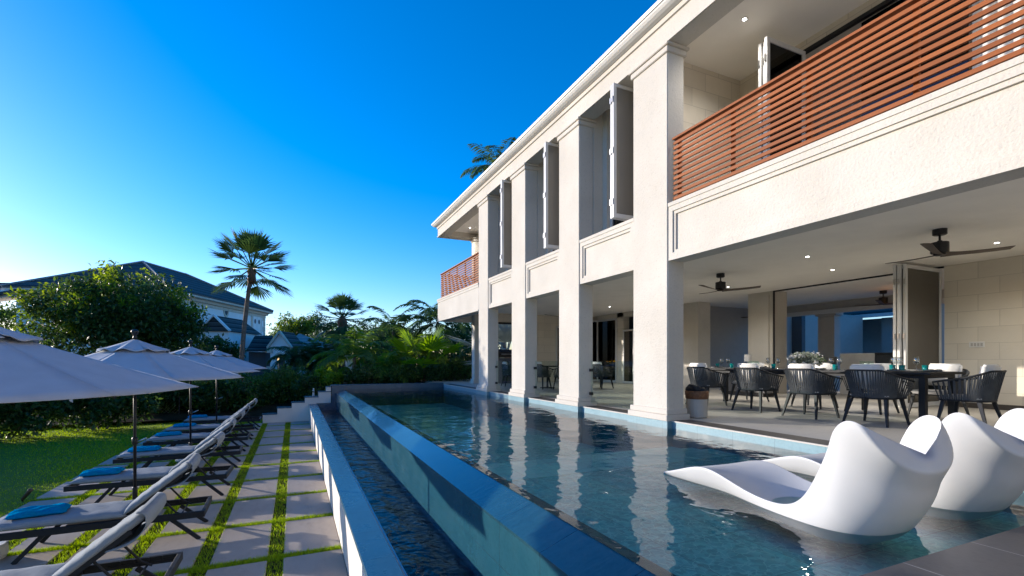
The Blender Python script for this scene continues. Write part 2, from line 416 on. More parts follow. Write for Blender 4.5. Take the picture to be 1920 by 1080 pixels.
rng = np.random.default_rng(7); random.seed(7)
def mesh_np(name, V, F, mat, parent=None, loc=None):
    """V (n,3) world coordinates, F (m,4)"""
    off = np.zeros(3); q = parent
    while q is not None: off += np.array(q.location); q = q.parent
    V = (V-off).astype(np.float32); me = bpy.data.meshes.new(name)
    k = F.shape[1]; me.vertices.add(len(V)); me.vertices.foreach_set('co', V.ravel())
    me.loops.add(F.size); me.loops.foreach_set('vertex_index', F.ravel().astype(np.int32))
    me.polygons.add(len(F)); me.polygons.foreach_set('loop_start', np.arange(0, F.size, k, dtype=np.int32))
    me.update(calc_edges=True); me.validate(); me.materials.append(mat)
    ob = bpy.data.objects.new(name, me); SC.collection.objects.link(ob)
    if parent is not None: ob.parent = parent
    return ob
def unit(v): return v/np.maximum(np.linalg.norm(v, axis=-1, keepdims=True), 1e-9)
def leaves(P, size, aspect=.42, up=.35, spread=1.0):
    """one folded diamond leaf per point"""
    n = len(P); d = unit(rng.normal(size=(n, 3))*spread+np.array([0, 0, -.25])); nrm = unit(rng.normal(size=(n, 3))+np.array([0, 0, up*2]))
    sd_ = unit(np.cross(d, nrm)); nn = np.cross(sd_, d)
    L = size*rng.uniform(.6, 1.3, (n, 1)); Wd = L*aspect
    a = P; b = P+d*L*.5+sd_*Wd*.5+nn*L*.08; c_ = P+d*L-nn*L*.06; e = P+d*L*.5-sd_*Wd*.5+nn*L*.08
    V = np.stack([a, b, c_, e], 1).reshape(-1, 3); F = np.arange(4*n).reshape(n, 4)
    return V, F
def clump_points(c, r, n, nclump=14, cl=.42, fill=.15):
    """points in leaf clumps spread over an ellipsoid shell"""
    c = np.array(c, float); r = np.array(r, float)
    u = unit(rng.normal(size=(nclump, 3))); u[:, 2] = np.where(u[:, 2] < -.5, -u[:, 2]*.5, u[:, 2])
    cc = c+u*r*rng.uniform(.45, .95, (nclump, 1)); cr = rng.uniform(.6, 1.25, nclump)*cl*r.mean()
    k = rng.integers(0, nclump, n); q = unit(rng.normal(size=(n, 3)))*(rng.uniform(0, 1, (n, 1))**.42)
    P = cc[k]+q*cr[k][:, None]*np.array([1, 1, .8])
    m = int(n*fill)
    if m: P[:m] = c+unit(rng.normal(size=(m, 3)))*r*rng.uniform(.2, .95, (m, 1))
    return P
def cat_mesh(parts):
    V = []; F = []; o = 0
    for v, f in parts: V.append(v); F.append(f+o); o += len(v)
    return np.concatenate(V), np.concatenate(F)
def broad_tree(name, label, base, c, r, n, leaf, mat='leaf', trunk=.16, nclump=22, cl=.36, group=None, aspect=.42, cat='tree', bark='bark_grey', limbs=5, fill=.12):
    t = thing(name, label, cat, base, 0, group); base = Vector(base); c = Vector(c)
    m = MB(); top = base.lerp(c, .75); m.tube([base, base.lerp(top, .5)+Vector((.05*trunk*9, 0, 0)), top], [trunk, trunk*.75, trunk*.5], 8)
    for k in range(limbs):
        a = 2*math.pi*k/limbs+random.random(); e = c+Vector((math.cos(a)*r[0]*.7, math.sin(a)*r[1]*.7, random.uniform(-.1, .6)*r[2]))
        s0 = base.lerp(top, random.uniform(.45, .95)); m.tube([s0, s0.lerp(e, .5)+Vector((0, 0, .1*r[2])), e], [trunk*.45, trunk*.3, trunk*.12], 6)
    m.build('trunk', M[bark], t, smooth=True)
    P = clump_points(c, r, n, nclump, cl, fill); V, F = leaves(P, leaf, aspect)
    mesh_np('crown', V, F, M[mat], t); return t
def shrub(name, label, c, r, n, leaf, mat='leaf', group=None, cat='shrub', aspect=.4, nclump=12, cl=.45, up=.3):
    base = (c[0], c[1], c[2]-r[2]); t = thing(name, label, cat, base, 0, group)
    m = MB()
    for k in range(5):
        a = k*1.26+random.random(); m.tube([(c[0]+.06*math.cos(a), c[1]+.06*math.sin(a), base[2]-.05), (c[0]+.55*r[0]*math.cos(a), c[1]+.55*r[1]*math.sin(a), c[2]+.3*r[2])], [.025, .01], 5)
    m.build('stems', M['bark_grey'], t)
    P = clump_points(c, r, n, nclump, cl, .3); P = P[P[:, 2] > base[2]]
    V, F = leaves(P, leaf, aspect, up); mesh_np('foliage', V, F, M[mat], t); return t
def pinnate(c, az, el, L, droop, nl=26, leaf=.45, wid=.05, hang=.5, V=None):
    """one feather frond as quads"""
    c = np.array(c, float); h = np.array([math.cos(az), math.sin(az), 0]); parts = []
    ts = np.linspace(0, 1, 14); pts = []; p = c.copy(); e = el
    for i in range(14):
        pts.append(p.copy()); d = h*math.cos(e)+np.array([0, 0, math.sin(e)]); p = p+d*L/13; e -= droop/13*(.6+ts[i]*.9)
    pts = np.array(pts); tang = unit(np.gradient(pts, axis=0)); side = np.array([-h[1], h[0], 0.])
    q = []
    for i in range(13):      # rachis ribbon
        w = .018*(1-ts[i]*.8)*L; q.append([pts[i]+side*w*.5, pts[i+1]+side*w*.4, pts[i+1]-side*w*.4, pts[i]-side*w*.5])
    tt = np.linspace(.12, 1, nl)
    for k, tv in enumerate(tt):
        x = tv*13; i = min(int(x), 12); pp = pts[i]+(pts[i+1]-pts[i])*(x-i); tg = tang[i]
        ll = leaf*(math.sin(math.pi*min(1, .18+tv*.8))**.6)*random.uniform(.85, 1.1)
        up = np.cross(side, tg)*-1
        for sgn in (-1, 1):
            d = unit(side*sgn*.85+tg*(.45+.4*tv)-np.array([0, 0, 1])*hang*random.uniform(.5, 1.2)+up*.2)
            wv = unit(np.cross(d, up+side*sgn*.4))*wid*.5; dd = d-np.array([0, 0, .35*hang])
            q.append([pp-wv*.5, pp+d*ll*.45-wv, pp+d*ll*.5+dd*ll*.5, pp+d*ll*.45+wv])
    V = np.array(q).reshape(-1, 3); return V, np.arange(len(V)).reshape(-1, 4)
def fan(c, az, el, pet, rad, nseg=26, spread=2.5, droop=.35, V=None):
    c = np.array(c, float); h = np.array([math.cos(az), math.sin(az), 0])
    d = h*math.cos(el)+np.array([0, 0, math.sin(el)]); side = np.array([-h[1], h[0], 0.]); up = np.cross(d, side)
    hub = c+d*pet-np.array([0, 0, .12*pet]); q = []
    w = .02*rad+.008; q.append([c+side*w, hub+side*w*.6, hub-side*w*.6, c-side*w])
    q.append([c+up*w, hub+up*w*.6, hub-up*w*.6, c-up*w])
    for k in range(nseg):
        a = (k/(nseg-1)-.5)*spread*random.uniform(.97, 1.03); dv = d*math.cos(a)+side*math.sin(a)+up*.12*((k % 2)*2-1)*.3
        ll = rad*(1-.22*abs(a)/(spread/2))*random.uniform(.9, 1.05); wv = (-d*math.sin(a)+side*math.cos(a))*rad*spread/nseg*.62
        tip = hub+dv*ll-np.array([0, 0, 1])*droop*ll*random.uniform(.6, 1.4); mid = hub+dv*ll*.6-np.array([0, 0, 1])*droop*ll*.15
        q.append([hub, mid-wv*.62, tip, mid+wv*.62])
    V = np.array(q).reshape(-1, 3); return V, np.arange(len(V)).reshape(-1, 4)
def palm(name, label, base, top, kind, nf, size, mat, trunk=(.16,.11), group=None, el=(-.2, 1.3), droop=1.3, leaf=.45, bend=0, wid=.05, hang=.5, bark='bark', cat='palm tree', nl=26, spread=2.5, skirt=0):
    t = thing(name, label, cat, base, 0, group); b, tp = Vector(base), Vector(top)
    pts = []
    for i in range(9):
        s = i/8; p = b.lerp(tp, s); p.x += bend*math.sin(s*math.pi)*.5; pts.append(p)
    rs = [trunk[0]+(trunk[1]-trunk[0])*i/8 for i in range(9)]; rs[0] *= 1.25
    MB().tube(pts, rs, 10).build('trunk', M[bark], t, smooth=True)
    parts = []
    for k in range(nf):
        az = k*2.39996+random.uniform(-.2, .2); s = (k+.5)/nf; e = el[1]+(el[0]-el[1])*s+random.uniform(-.1, .1)
        if kind == 'feather': parts.append(pinnate(tp, az, e, size*random.uniform(.85, 1.1), droop*random.uniform(.8, 1.2), nl, leaf, wid, hang))
        else: parts.append(fan(tp, az, e, size*random.uniform(.42, .6), size*random.uniform(.5, .62), droop=droop, spread=spread))
    V, F = cat_mesh(parts); mesh_np('crown', V, F, M[mat], t)
    if skirt:
        m = MB(); z = tp.z
        m.lathe([(trunk[1], -skirt), (trunk[1]*2.3, -skirt*.8), (trunk[1]*2.0, -skirt*.45), (trunk[1]*2.4, -skirt*.2), (trunk[1]*1.2, .12*skirt), (.02, .3*skirt)], tp, 12)
        m.build('leaf_bases', M['wicker'], t, smooth=True)
    return t

# ================================================================== SETTING
TZ = -1.15; WZ = -0.115; BZ = -0.80; CZ = -0.58
def struct(name, mb, mat, **k): return tag(mb.build(name, M[mat], **k), kind='structure')
g = MB(); N = 12
g.box(-400, 400, -60, 900, -1.6, -1.26); struct('ground', g, 'soil')
# lawn: a gently uneven sheet, left of and under the terrace
P = [[(x, y, TZ-.015+.012*math.sin(x*1.3+y*.7)) for x in np.linspace(-24, -3.4, 34)] for y in np.linspace(-6, 21, 44)]
struct('lawn', MB().grid(P), 'lawn', smooth=True)
struct('lawn', MB().grid([[(x, y, TZ-.015) for x in np.linspace(-3.399, 1.1, 8)] for y in np.linspace(17.752, 19.4, 6)]), 'lawn')
# planted banks behind the pool and behind the lawn
m = MB(); m.grid([[(x, y, -.12+.10*math.sin(x*.9)*math.cos(y*.7)+.012*(y-18)) for x in np.linspace(1.25, 40, 40)] for y in np.linspace(18.06, 70, 40)])
struct('garden_bed', m, 'soil', smooth=True)
m = MB(); m.grid([[(x, y, -1.16+max(0, min(1, (y-18.1)/6))*.75) for x in np.linspace(-60, 1.22, 60)] for y in np.linspace(18.95, 90, 60)])
struct('garden_ground', m, 'soil', smooth=True)
# terrace: earth bed and one sheet of paving slabs with grass joints
struct('terrace_base', MB().box(-3.6, .50, -4, 17.75, -1.25, TZ-.02), 'soil')
colX = [-.175-.68*i for i in range(5)]; GW = .076
cols = [(-.175+GW, .475)]+[(colX[i+1]+GW, colX[i]-GW) for i in range(4)]+[(-3.52, colX[4]-GW)]
rowY = [5.62+1.25*k for k in range(-6, 10)]; RW = .056
rows = [(rowY[i]+RW, rowY[i+1]-RW) for i in range(len(rowY)-1)]+[(rowY[-1]+RW, 17.74)]
m = MB()
for (x0, x1) in cols:
    for (y0, y1) in rows:
        if y1 < 2.5 or y0 > 17.7: continue
        m.box(x0, x1, y0, y1, TZ-.05, TZ+random.uniform(-.003, .003))
struct('paving', m, 'slab', bevel=.006)
def blades(pts, h0, h1, w, z):
    n = len(pts); a = rng.uniform(0, 2*np.pi, n); hh = rng.uniform(h0, h1, n); ln = rng.uniform(-.6, .6, (n, 2))*hh[:, None]
    dx = np.cos(a)*w/2; dy = np.sin(a)*w/2; zz = np.full(n, z)
    A = np.stack([pts[:, 0]-dx, pts[:, 1]-dy, zz], 1); B = np.stack([pts[:, 0]+dx, pts[:, 1]+dy, zz], 1)
    T = np.stack([pts[:, 0]+ln[:, 0], pts[:, 1]+ln[:, 1], zz+hh], 1)
    return np.stack([A, B, T], 1).reshape(-1, 3), np.arange(3*n).reshape(n, 3)
pp = []
for x in colX:
    n = 7500; pp.append(np.stack([x+rng.uniform(-1, 1, n)*(GW+.012), 3+14.7*rng.uniform(0, 1, n)**1.5], 1))
for y in rowY:
    if y < 2.8: continue
    n = int(9000*min(1, 5.5/y)); pp.append(np.stack([-3.55+4.02*rng.uniform(0, 1, n), y+rng.uniform(-1, 1, n)*(RW+.008)], 1))
V, F = blades(np.concatenate(pp), .02, .05, .007, TZ-.018)
tag(mesh_np('grass_strips', V, F, M['grass']), 'bright green turf growing in the joints between paving slabs', 'grass', kind='stuff')
n = 130000; y = 4+15.5*rng.uniform(0, 1, n)**1.1; x = -3.52-rng.uniform(0, 1, n)**1.3*13
x = np.concatenate([x, rng.uniform(-3.6, -.98, 9000)]); y = np.concatenate([y, rng.uniform(17.8, 19.2, 9000)])
V, F = blades(np.stack([x, y], 1), .02, .045, .014, TZ-.02)
tag(mesh_np('lawn_grass', V, F, M['grass']), 'mown lawn grass between terrace and hedge', 'grass', kind='stuff')

# ------------------------------------------------------------------ pool
pool = thing('swimming_pool', 'raised infinity pool with blue tiled spill wall and lower catch channel', 'pool', (3.2, 8, -1.3))
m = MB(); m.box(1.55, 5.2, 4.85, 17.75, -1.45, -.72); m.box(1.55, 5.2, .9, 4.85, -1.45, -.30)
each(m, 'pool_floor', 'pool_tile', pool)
m = MB(); m.box(1.721, 5.199, 4.40, 4.86, -.299, -.294); m.box(1.721, 5.199, 4.861, 5.2, -.719, -.335); m.box(1.721, 5.199, 5.201, 5.6, -.719, -.385); each(m, 'pool_step', 'step_tile', pool)
m = MB(); prof = [(-1.32, -.218), (-1.59, WZ-.004), (-1.72, WZ-.03), (-1.72, -.24), (-1.32, -.24)]
y0, y1 = .6, 17.74
L = [[(-o, y, z) for o, z in prof] for y in (y0, y1)]
m.loft(L); m.build('spill_lip', M['lip_tile'], pool)
m = MB(); m.box(1.322, 1.72, .6, 17.74, -1.5, -.24); m.build('spill_wall', M['weir_tile'], pool)
m = MB(); m.box(5.2, 5.42, .6, 5.60, -1.3, -.012)
for a, b in ((6.54, 8.09), (9.01, 10.53), (11.46, 13.01), (13.92, 18.05)): m.box(5.2, 5.42, a, b, -1.3, -.012)
each(m, 'side_wall', 'curb_tile', pool)
m = MB()
for a, b in ((5.60, 6.54), (8.09, 9.01), (10.53, 11.46), (13.01, 13.92)): m.box(5.105, 5.42, a, b, -1.3, -.004)
each(m, 'pillar_footing', 'curb_tile', pool)
m = MB(); m.box(5.19, 5.215, .6, 5.598, -.012, .004)
for a, b in ((6.54, 8.09), (9.01, 10.53), (11.46, 13.01), (13.92, 18.0)): m.box(5.19, 5.215, a, b, -.012, .004)
each(m, 'edge_trim', 'trim', pool)
m = MB(); m.box(1.19, 5.2, 17.75, 18.08, -1.5, .025); m.box(.70, 1.32, 17.60, 17.75, -1.5, -.56)
each(m, 'end_wall', 'dark_wall_tile', pool)
m = MB(); m.box(1.17, 5.2, 17.735, 18.1, .026, .048); m.build('end_coping', M['coping_tile'], pool)
m = MB(); m.box(.48, .72, -3, 17.745, -1.3, CZ-.03); m.build('channel_wall', M['terrace_wall'], pool, bevel=.004)
m = MB(); m.box(.462, .704, -3, 17.745, CZ-.028, CZ); m.build('channel_coping', M['coping_tile'], pool, bevel=.005)
m = MB(); m.box(.722, 1.321, -3, 17.745, -1.55, -1.45); m.box(.72, .735, -3, 17.745, -1.45, -.61); m.build('channel_floor', M['channel_tile'], pool)
def wsheet(x0, x1, y0, y1, z, mat):
    m = MB(); m.quad((x0, y0, z), (x1, y0, z), (x1, y1, z), (x0, y1, z)); return struct('water', m, mat)
wsheet(1.585, 5.2, 1.0, 17.75, WZ, 'pool_water'); wsheet(.735, 1.322, -3, 17.6, BZ, 'basin_water')
# stepped wall at the end of the terrace
sw = thing('stepped_wall', 'white garden wall stepping down from pool corner with blue stone caps', 'wall', (.2, 17.9, TZ))
xs = [1.17, .775, .346, -.066, -.50, -.934]; zs = [-.16, -.33, -.497, -.663, -.86]
m = MB(); c_ = MB()
for i in range(5):
    x1, x0 = (xs[i] if i == 0 else xs[i]-.002), xs[i+1]
    m.box(x0, x1, 17.76, 18.06, -1.5, zs[i]-.03); c_.box(x0-.02, x1-.002 if i else x1, 17.74, 18.08, zs[i]-.029, zs[i])
m.box(1.02, 1.169, 17.762, 18.06, zs[0], -.02); c_.box(1.0, 1.168, 17.745, 18.07, -.019, .002)
m.build('wall', M['terrace_wall'], sw); c_.build('cap', M['coping_tile'], sw)
# deck and patio floors
m = MB(); m.box(1.75, 5.2, -3, 1.255, -.35, 0); struct('pool_deck', m, 'deck_tile', bevel=.004)
m = MB(); m.box(5.56, 30, -3, 21.5, -.35, 0); m.box(5.2, 5.56, 18.05, 21.5, -.35, -.001); struct('patio', m, 'patio_tile')
m = MB(); m.box(5.216, 5.558, -3, 5.59, -.2, .002)
for a, b in ((6.55, 8.08), (9.02, 10.52), (11.47, 13.0), (13.93, 18.04)): m.box(5.216, 5.558, a, b, -.2, .002)
struct('patio_edge', m, 'edge_board')

# ================================================================== HOUSE
FX = 5.17
house = thing('house', 'large cream stone house with square pillars, teak slat balcony and open ground floor', 'house', (8, 9, 0))
PY = [(5.665, 6.478), (8.148, 8.948), (10.588, 11.40), (13.073, 13.855)]
def pillar(x0, x1, y0, y1, top=5.745, plinth=True):
    p = MB().box(x0, x1, y0, y1, 0, top-.002).build('pillar', M['stucco'], house, bevel=.012, seg=2)
    if plinth:
        q = MB(); q.box(x0-.065, x1+.065, y0-.06, y1+.06, -.002, .088); q.box(x0-.038, x1+.038, y0-.035, y1+.035, .09, .172)
        q.build('plinth', M['trim'], p, bevel=.008, seg=2)
    q = MB(); q.box(x0-.03, x1+.03, y0-.03, y1+.03, top-.14, top-.05); q.box(x0-.055, x1+.06, y0-.06, y1+.06, top-.048, top-.004)
    q.build('capital', M['trim'], p, bevel=.008, seg=2); return p
for a, b in PY: pillar(FX, 5.50, a, b)
pillar(FX, 5.50, -2.9, -2.1)
pillar(6.47, 6.80, 17.80, 18.13)
# frieze, cornice and gutter along the front and round the far corner
path = [(FX, -3), (FX, 18.45), (16, 18.45)]
m = MB(); m.sweep([(-.33, 5.746), (.0, 5.746), (0, 6.155), (-.33, 6.155)], path)
m.sweep([(.003, 5.75), (.022, 5.75), (.022, 5.785), (.003, 5.79)], path)
m.build('frieze', M['stucco'], house)
m = MB(); m.sweep([(.001, 6.07), (.03, 6.075), (.03, 6.15), (.001, 6.15)], path); m.build('cornice', M['trim'], house)
m = MB(); m.sweep([(-.3, 6.156), (.06, 6.156), (.10, 6.165), (.145, 6.19), (.175, 6.225), (.185, 6.245), (.205, 6.248), (.215, 6.30), (.19, 6.30), (-.3, 6.30)], path)
m.build('gutter', M['white_paint'], house)
m = MB(); m.box(5.45, 16, -3, 18.2, 6.0, 6.2); m.build('roof', M['interior_wall'], house)
# slab edge: framed panels between pillars
def band(y0, y1, lft=True, rgt=True, far=False):
    m = MB(); X = FX+.018
    m.box(X+.045, 5.499, y0, y1, 2.432, 3.29)                      # back panel
    m.box(X, X+.044, y0, y1, 2.43, 2.535); m.box(X+.02, X+.0442, y0, y1, 2.536, 2.575)
    m.box(X-.012, 5.5, y0, y1, 3.245, 3.302); m.box(X, X+.044, y0, y1, 3.165, 3.244); m.box(X+.018, X+.0442, y0, y1, 3.115, 3.164)
    if lft: m.box(X, X+.0445, y0, y0+.085, 2.5355, 3.1645); m.box(X+.02, X+.0435, y0+.0855, y0+.13, 2.576, 3.114)
    if rgt: m.box(X, X+.0445, y1-.085, y1, 2.5355, 3.1645); m.box(X+.02, X+.0435, y1-.13, y1-.0855, 2.576, 3.114)
    return m.build('spandrel', M['stucco'], house)
band(-3, PY[0][0]-.001, False, True)
for i in range(3): band(PY[i][1]+.001, PY[i+1][0]-.001)
m = MB(); pth = [(FX, PY[3][1]+.001), (FX, 18.45), (7.2, 18.45)]
m.sweep([(-.33, 2.432), (0, 2.432), (0, 3.244), (-.33, 3.244)], pth)
m.sweep([(-.33, 3.245), (.03, 3.245), (.03, 3.302), (-.33, 3.302)], pth); m.sweep([(.001, 3.165), (.015, 3.165), (.015, 3.244), (.001, 3.244)], pth)
m.sweep([(.001, 2.433), (.02, 2.433), (.02, 2.47), (.001, 2.475)], pth); m.build('balcony_edge', M['stucco'], house)
m = MB(); m.box(5.501, 16, -3, 18.1, 2.8, 3.2); m.build('ceiling', M['ceiling'], house)
m = MB(); m.box(5.501, 16, -3, 18.1, 5.97, 5.999); m.build('upper_ceiling', M['ceiling'], house)
# ground floor inner wall (X = 11.86) with openings
WX = 11.86
m = MB(); m.box(WX, WX+.28, -3, 5.17, 0, 2.8); m.build('stone_wall', M['blocks_x'], house)
m = MB(); m.box(WX-.012, WX-.001, -3, 5.15, 0, .1); m.build('skirting', M['edge_board'], house)
m = MB(); m.box(WX, WX+.55, 8.94, 9.73, 0, 2.799); m.box(WX+.02, WX+.55, 11.62, 12.35, 0, 2.799); m.box(WX, WX+.28, 12.35, 14.6, 0, 2.8)
m.box(WX-.04, WX-.001, 9.05, 9.62, 0, 2.70); each(m, 'pier', 'stucco', house)
m = MB(); m.box(WX, WX+.28, 14.6, 14.75, 0, 2.8); m.box(WX, WX+.28, 15.45, 15.85, 0, 2.8); m.box(WX, WX+.28, 17.25, 18.1, 0, 2.8); m.box(WX, WX+.28, 14.6, 17.3, 2.62, 2.8)
m.box(9.25, WX, 17.85, 18.1, 0, 2.8); m.box(6.81, 9.25, 17.87, 18.1, 2.45, 2.8); each(m, 'end_wall', 'blocks_y', house)
m = MB(); m.box(6.81, 9.24, 17.845, 17.868, 2.37, 2.45); m.build('roller_blind', M['black'], house)
m = MB(); m.box(WX-.02, WX+.02, 5.18, 8.935, 2.765, 2.798); m.box(WX-.02, WX+.02, 8.90, 8.935, 0, 2.764); m.build('door_track', M['black'], house)
# living room behind the opening
m = MB(); m.box(12.15, 16.0, 4.6, 4.8, 0, 2.8); m.box(12.42, 22, 12.4, 12.6, 0, 2.8); each(m, 'room_wall', 'interior_wall', house)
m = MB(); m.box(15.8, 16.1, 9.75, 10.28, 0, 2.5); m.box(15.75, 16.15, 9.68, 10.35, 2.36, 2.5); m.box(15.8, 16.1, 7.0, 7.5, 0, 2.5); m.box(15.79, 16.12, 4.8, 12.4, 2.5, 2.8)
m.box(15.8, 16.1, 4.8, 6.3, 0, 2.5)
each(m, 'room_column', 'interior_wall', house)
m = MB(); m.box(15.7, 15.78, 4.8, 12.4, 2.42, 2.56); m.build('track_light_rail', M['white_frame'], house)
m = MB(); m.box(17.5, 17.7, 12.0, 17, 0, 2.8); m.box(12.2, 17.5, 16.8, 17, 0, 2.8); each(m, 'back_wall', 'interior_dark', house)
def door(x, y, w, h, ax, frame='white_frame', pane='dark_glass', name='glass_door', par=None, fw=.07, z0=.01, th=.05, hinge=False):
    """glazed leaf in a frame; ax 'y': leaf runs along Y at X=x ; 'x': leaf runs along X at Y=y"""
    m = MB(); g_ = MB(); h_ = MB()
    def bx(q, a0, a1, z_0, z_1, t_):
        if ax == 'y': q.box(x-t_/2, x+t_/2, y+a0, y+a1, z_0, z_1)
        else: q.box(x+a0, x+a1, y-t_/2, y+t_/2, z_0, z_1)
    bx(m, 0, fw, z0, z0+h, th); bx(m, w-fw, w, z0, z0+h, th); bx(m, fw, w-fw, z0+h-fw, z0+h, th*.98); bx(m, fw, w-fw, z0, z0+fw*1.2, th*.98)
    bx(g_, fw, w-fw, z0+fw*1.2, z0+h-fw, .012)
    d = m.build(name, M[frame], par or house, bevel=.004); g_.build('pane', M[pane], d)
    if hinge:
        for zz in (.12, .5, .88):
            z_ = z0+h*zz; bx(h_, -.022, .012, z_-.05, z_+.05, th*.55)
        each(h_, 'hinge', 'steel', d)
    return d
# folded door leaves standing out from the wall (ground floor)
for k, yy in enumerate((5.24, 5.31, 5.38)): door(10.55 if k else 10.6, yy, 1.28, 2.74, 'x', hinge=True, pane='brown_glass')
for yy in (17.18, 17.26): door(11.05, yy, .8, 2.6, 'x', hinge=True)
door(WX-.02, 15.86, 1.36, 2.6, 'y'); door(WX-.02, 14.76, .68, 2.1, 'y', pane='tint_glass')
door(10.15, 17.82, .62, 2.35, 'x')
door(17.42, 12.9, 1.0, 2.3, 'y'); door(17.42, 14.2, .8, 2.3, 'y', pane='tint_glass')
# light switch plate and downlights
m = MB(); m.box(WX-.012, WX-.001, 4.55, 4.78, 1.16, 1.27); p_ = m.build('switch_plate', M['white_paint'], house, bevel=.003)
q = MB()
for i in range(4): q.box(WX-.018, WX-.0125, 4.575+i*.048, 4.608+i*.048, 1.185, 1.245)
each(q, 'switch', 'pot_white', p_)
def downlight(x, y, z):
    m = MB().lathe([(.052, -.001), (.052, -.006), (.036, -.006), (.034, .0)], (x, y, z), 20); d = m.build('downlight', M['white_paint'], house)
    MB().lathe([(.0, -.0045), (.026, -.0045)], (x, y, z), 16).build('lamp', M['lamp_light'], d)
    ld_ = bpy.data.lights.new('downlight_glow', 'SPOT'); ld_.energy = 45; ld_.spot_size = R(150); ld_.spot_blend = 1; ld_.color = (1, .94, .86); ld_.shadow_soft_size = .05
    lo = bpy.data.objects.new('downlight_glow', ld_); SC.collection.objects.link(lo); lo.location = (x, y, z-.03)
def onceil(px, py, z): return at(px, py, 900*(z-CAMZ)/(675-py))
for px, py, z in ((1396, 36, 5.97), (881, 427, 5.97), (1514, 481, 2.8), (1561, 506, 2.8), (1869, 455, 2.8), (1365, 538, 2.8), (1143, 575, 2.8), (1028, 594, 2.8)):
    p = onceil(px, py, z); downlight(p.x, p.y, z)

# upper floor windows between the pillars
for i in range(3):
    y0, y1 = PY[i][1], PY[i+1][0]
    m = MB(); m.box(5.501, 5.86, y0-.30, y0+.10, 3.2, 5.97); m.box(5.501, 5.80, y1-.02, y1+.30, 3.2, 5.97); m.box(5.72, 5.95, y1-.16, y1-.021, 3.2, 5.97)
    each(m, 'window_reveal', 'stucco', house)
    m = MB(); m.box(5.505, 6.0, y0+.101, y1-.161, 3.2, 3.30); m.build('window_sill', M['trim'], house)
    ym = y0+.10; yM = y1-.16
    m = MB(); m.box(5.80, 5.87, ym, ym+.05, 3.301, 5.9); m.box(5.80, 5.87, yM-.07, yM, 3.301, 5.9); m.box(5.80, 5.87, ym+.05, yM-.07, 5.83, 5.9)
    w_ = m.build('window_frame', M['white_frame'], house)
    m = MB(); m.box(5.82, 5.855, yM-.115, yM-.072, 3.302, 5.82); m.box(5.82, 5.855, yM-.60, yM-.56, 3.302, 5.82); m.box(5.82, 5.855, yM-.56, yM-.115, 5.78, 5.82)
    m.build('sash', M['charcoal'], w_)
    m = MB(); m.box(5.835, 5.845, yM-.56, yM-.115, 3.33, 5.78); m.build('pane', M['tint_glass'], w_)
    for k, dy in enumerate((.40, .47)):
        door(5.055+.012*k, y0+dy, .76, 2.34, 'x', pane='taupe_glass', name='folding_window', fw=.062, z0=3.40, hinge=True)
m = MB(); m.box(8.6, 8.8, 6.9, 14.2, 3.2, 5.97)
for y_ in (6.6, 9.0, 11.45, 13.9): m.box(5.96, 8.6, y_-.06, y_+.06, 3.2, 5.97)
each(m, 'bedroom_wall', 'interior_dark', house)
m = MB(); m.box(7.56, 15.99, 18.1, 18.2, 3.2, 5.97); m.box(16.0, 16.2, -3, 18.2, 3.2, 6.1); each(m, 'upper_wall', 'stucco', house)
# near balcony recess
m = MB(); m.box(5.501, 7.35, 6.20, 6.36, 3.2, 5.97); m.build('balcony_side_wall', M['blocks_y'], house)
m = MB(); m.box(7.35, 7.6, 5.35, 6.36, 3.2, 5.97); m.box(7.35, 7.6, -3, 5.35, 5.82, 5.97); each(m, 'balcony_wall', 'blocks_x', house)
m = MB(); m.box(7.33, 7.40, -3, 5.35, 5.765, 5.819); m.box(7.33, 7.40, 5.28, 5.349, 3.2, 5.764); m.build('sliding_track', M['black'], house)
for k, (x0, yy) in enumerate(((6.44, 4.98), (6.52, 5.06), (6.50, 5.13))): door(x0, yy, .88, 2.56, 'x', hinge=True, z0=3.21)
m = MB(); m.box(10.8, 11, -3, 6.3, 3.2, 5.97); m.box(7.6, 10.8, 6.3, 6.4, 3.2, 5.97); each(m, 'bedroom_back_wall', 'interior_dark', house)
def curtain(name, x, y0, y1, z0, z1, mat, amp=.05, wl=.17):
    n = max(8, int((y1-y0)/wl*8)); rowz = []
    for z in (z0, (z0+z1)/2, z1): rowz.append([(x+amp*math.sin(2*math.pi*(y-y0)/wl)+.01*math.sin(y*23), y, z) for y in np.linspace(y0, y1, n)])
    return MB().grid(rowz).build(name, M[mat], house, smooth=True)
curtain('curtain', 7.85, 4.25, 5.2, 3.21, 5.96, 'grey_curtain'); curtain('curtain', 7.5, 1.2, 2.98, 3.21, 5.76, 'sheer', .035, .14)
m = MB(); m.box(7.42, 7.435, 3.0, 4.2, 3.21, 5.76); m.build('glass_panel', M['dark_glass'], house)
# far corner balcony: back wall and door
m = MB(); m.box(7.35, 7.55, 13.9, 18.1, 3.2, 5.97); m.box(5.96, 7.35, 13.80, 13.9, 3.2, 5.97); each(m, 'corner_wall', 'stucco', house)
door(6.55, 17.3, .8, 2.5, 'x', z0=3.21)
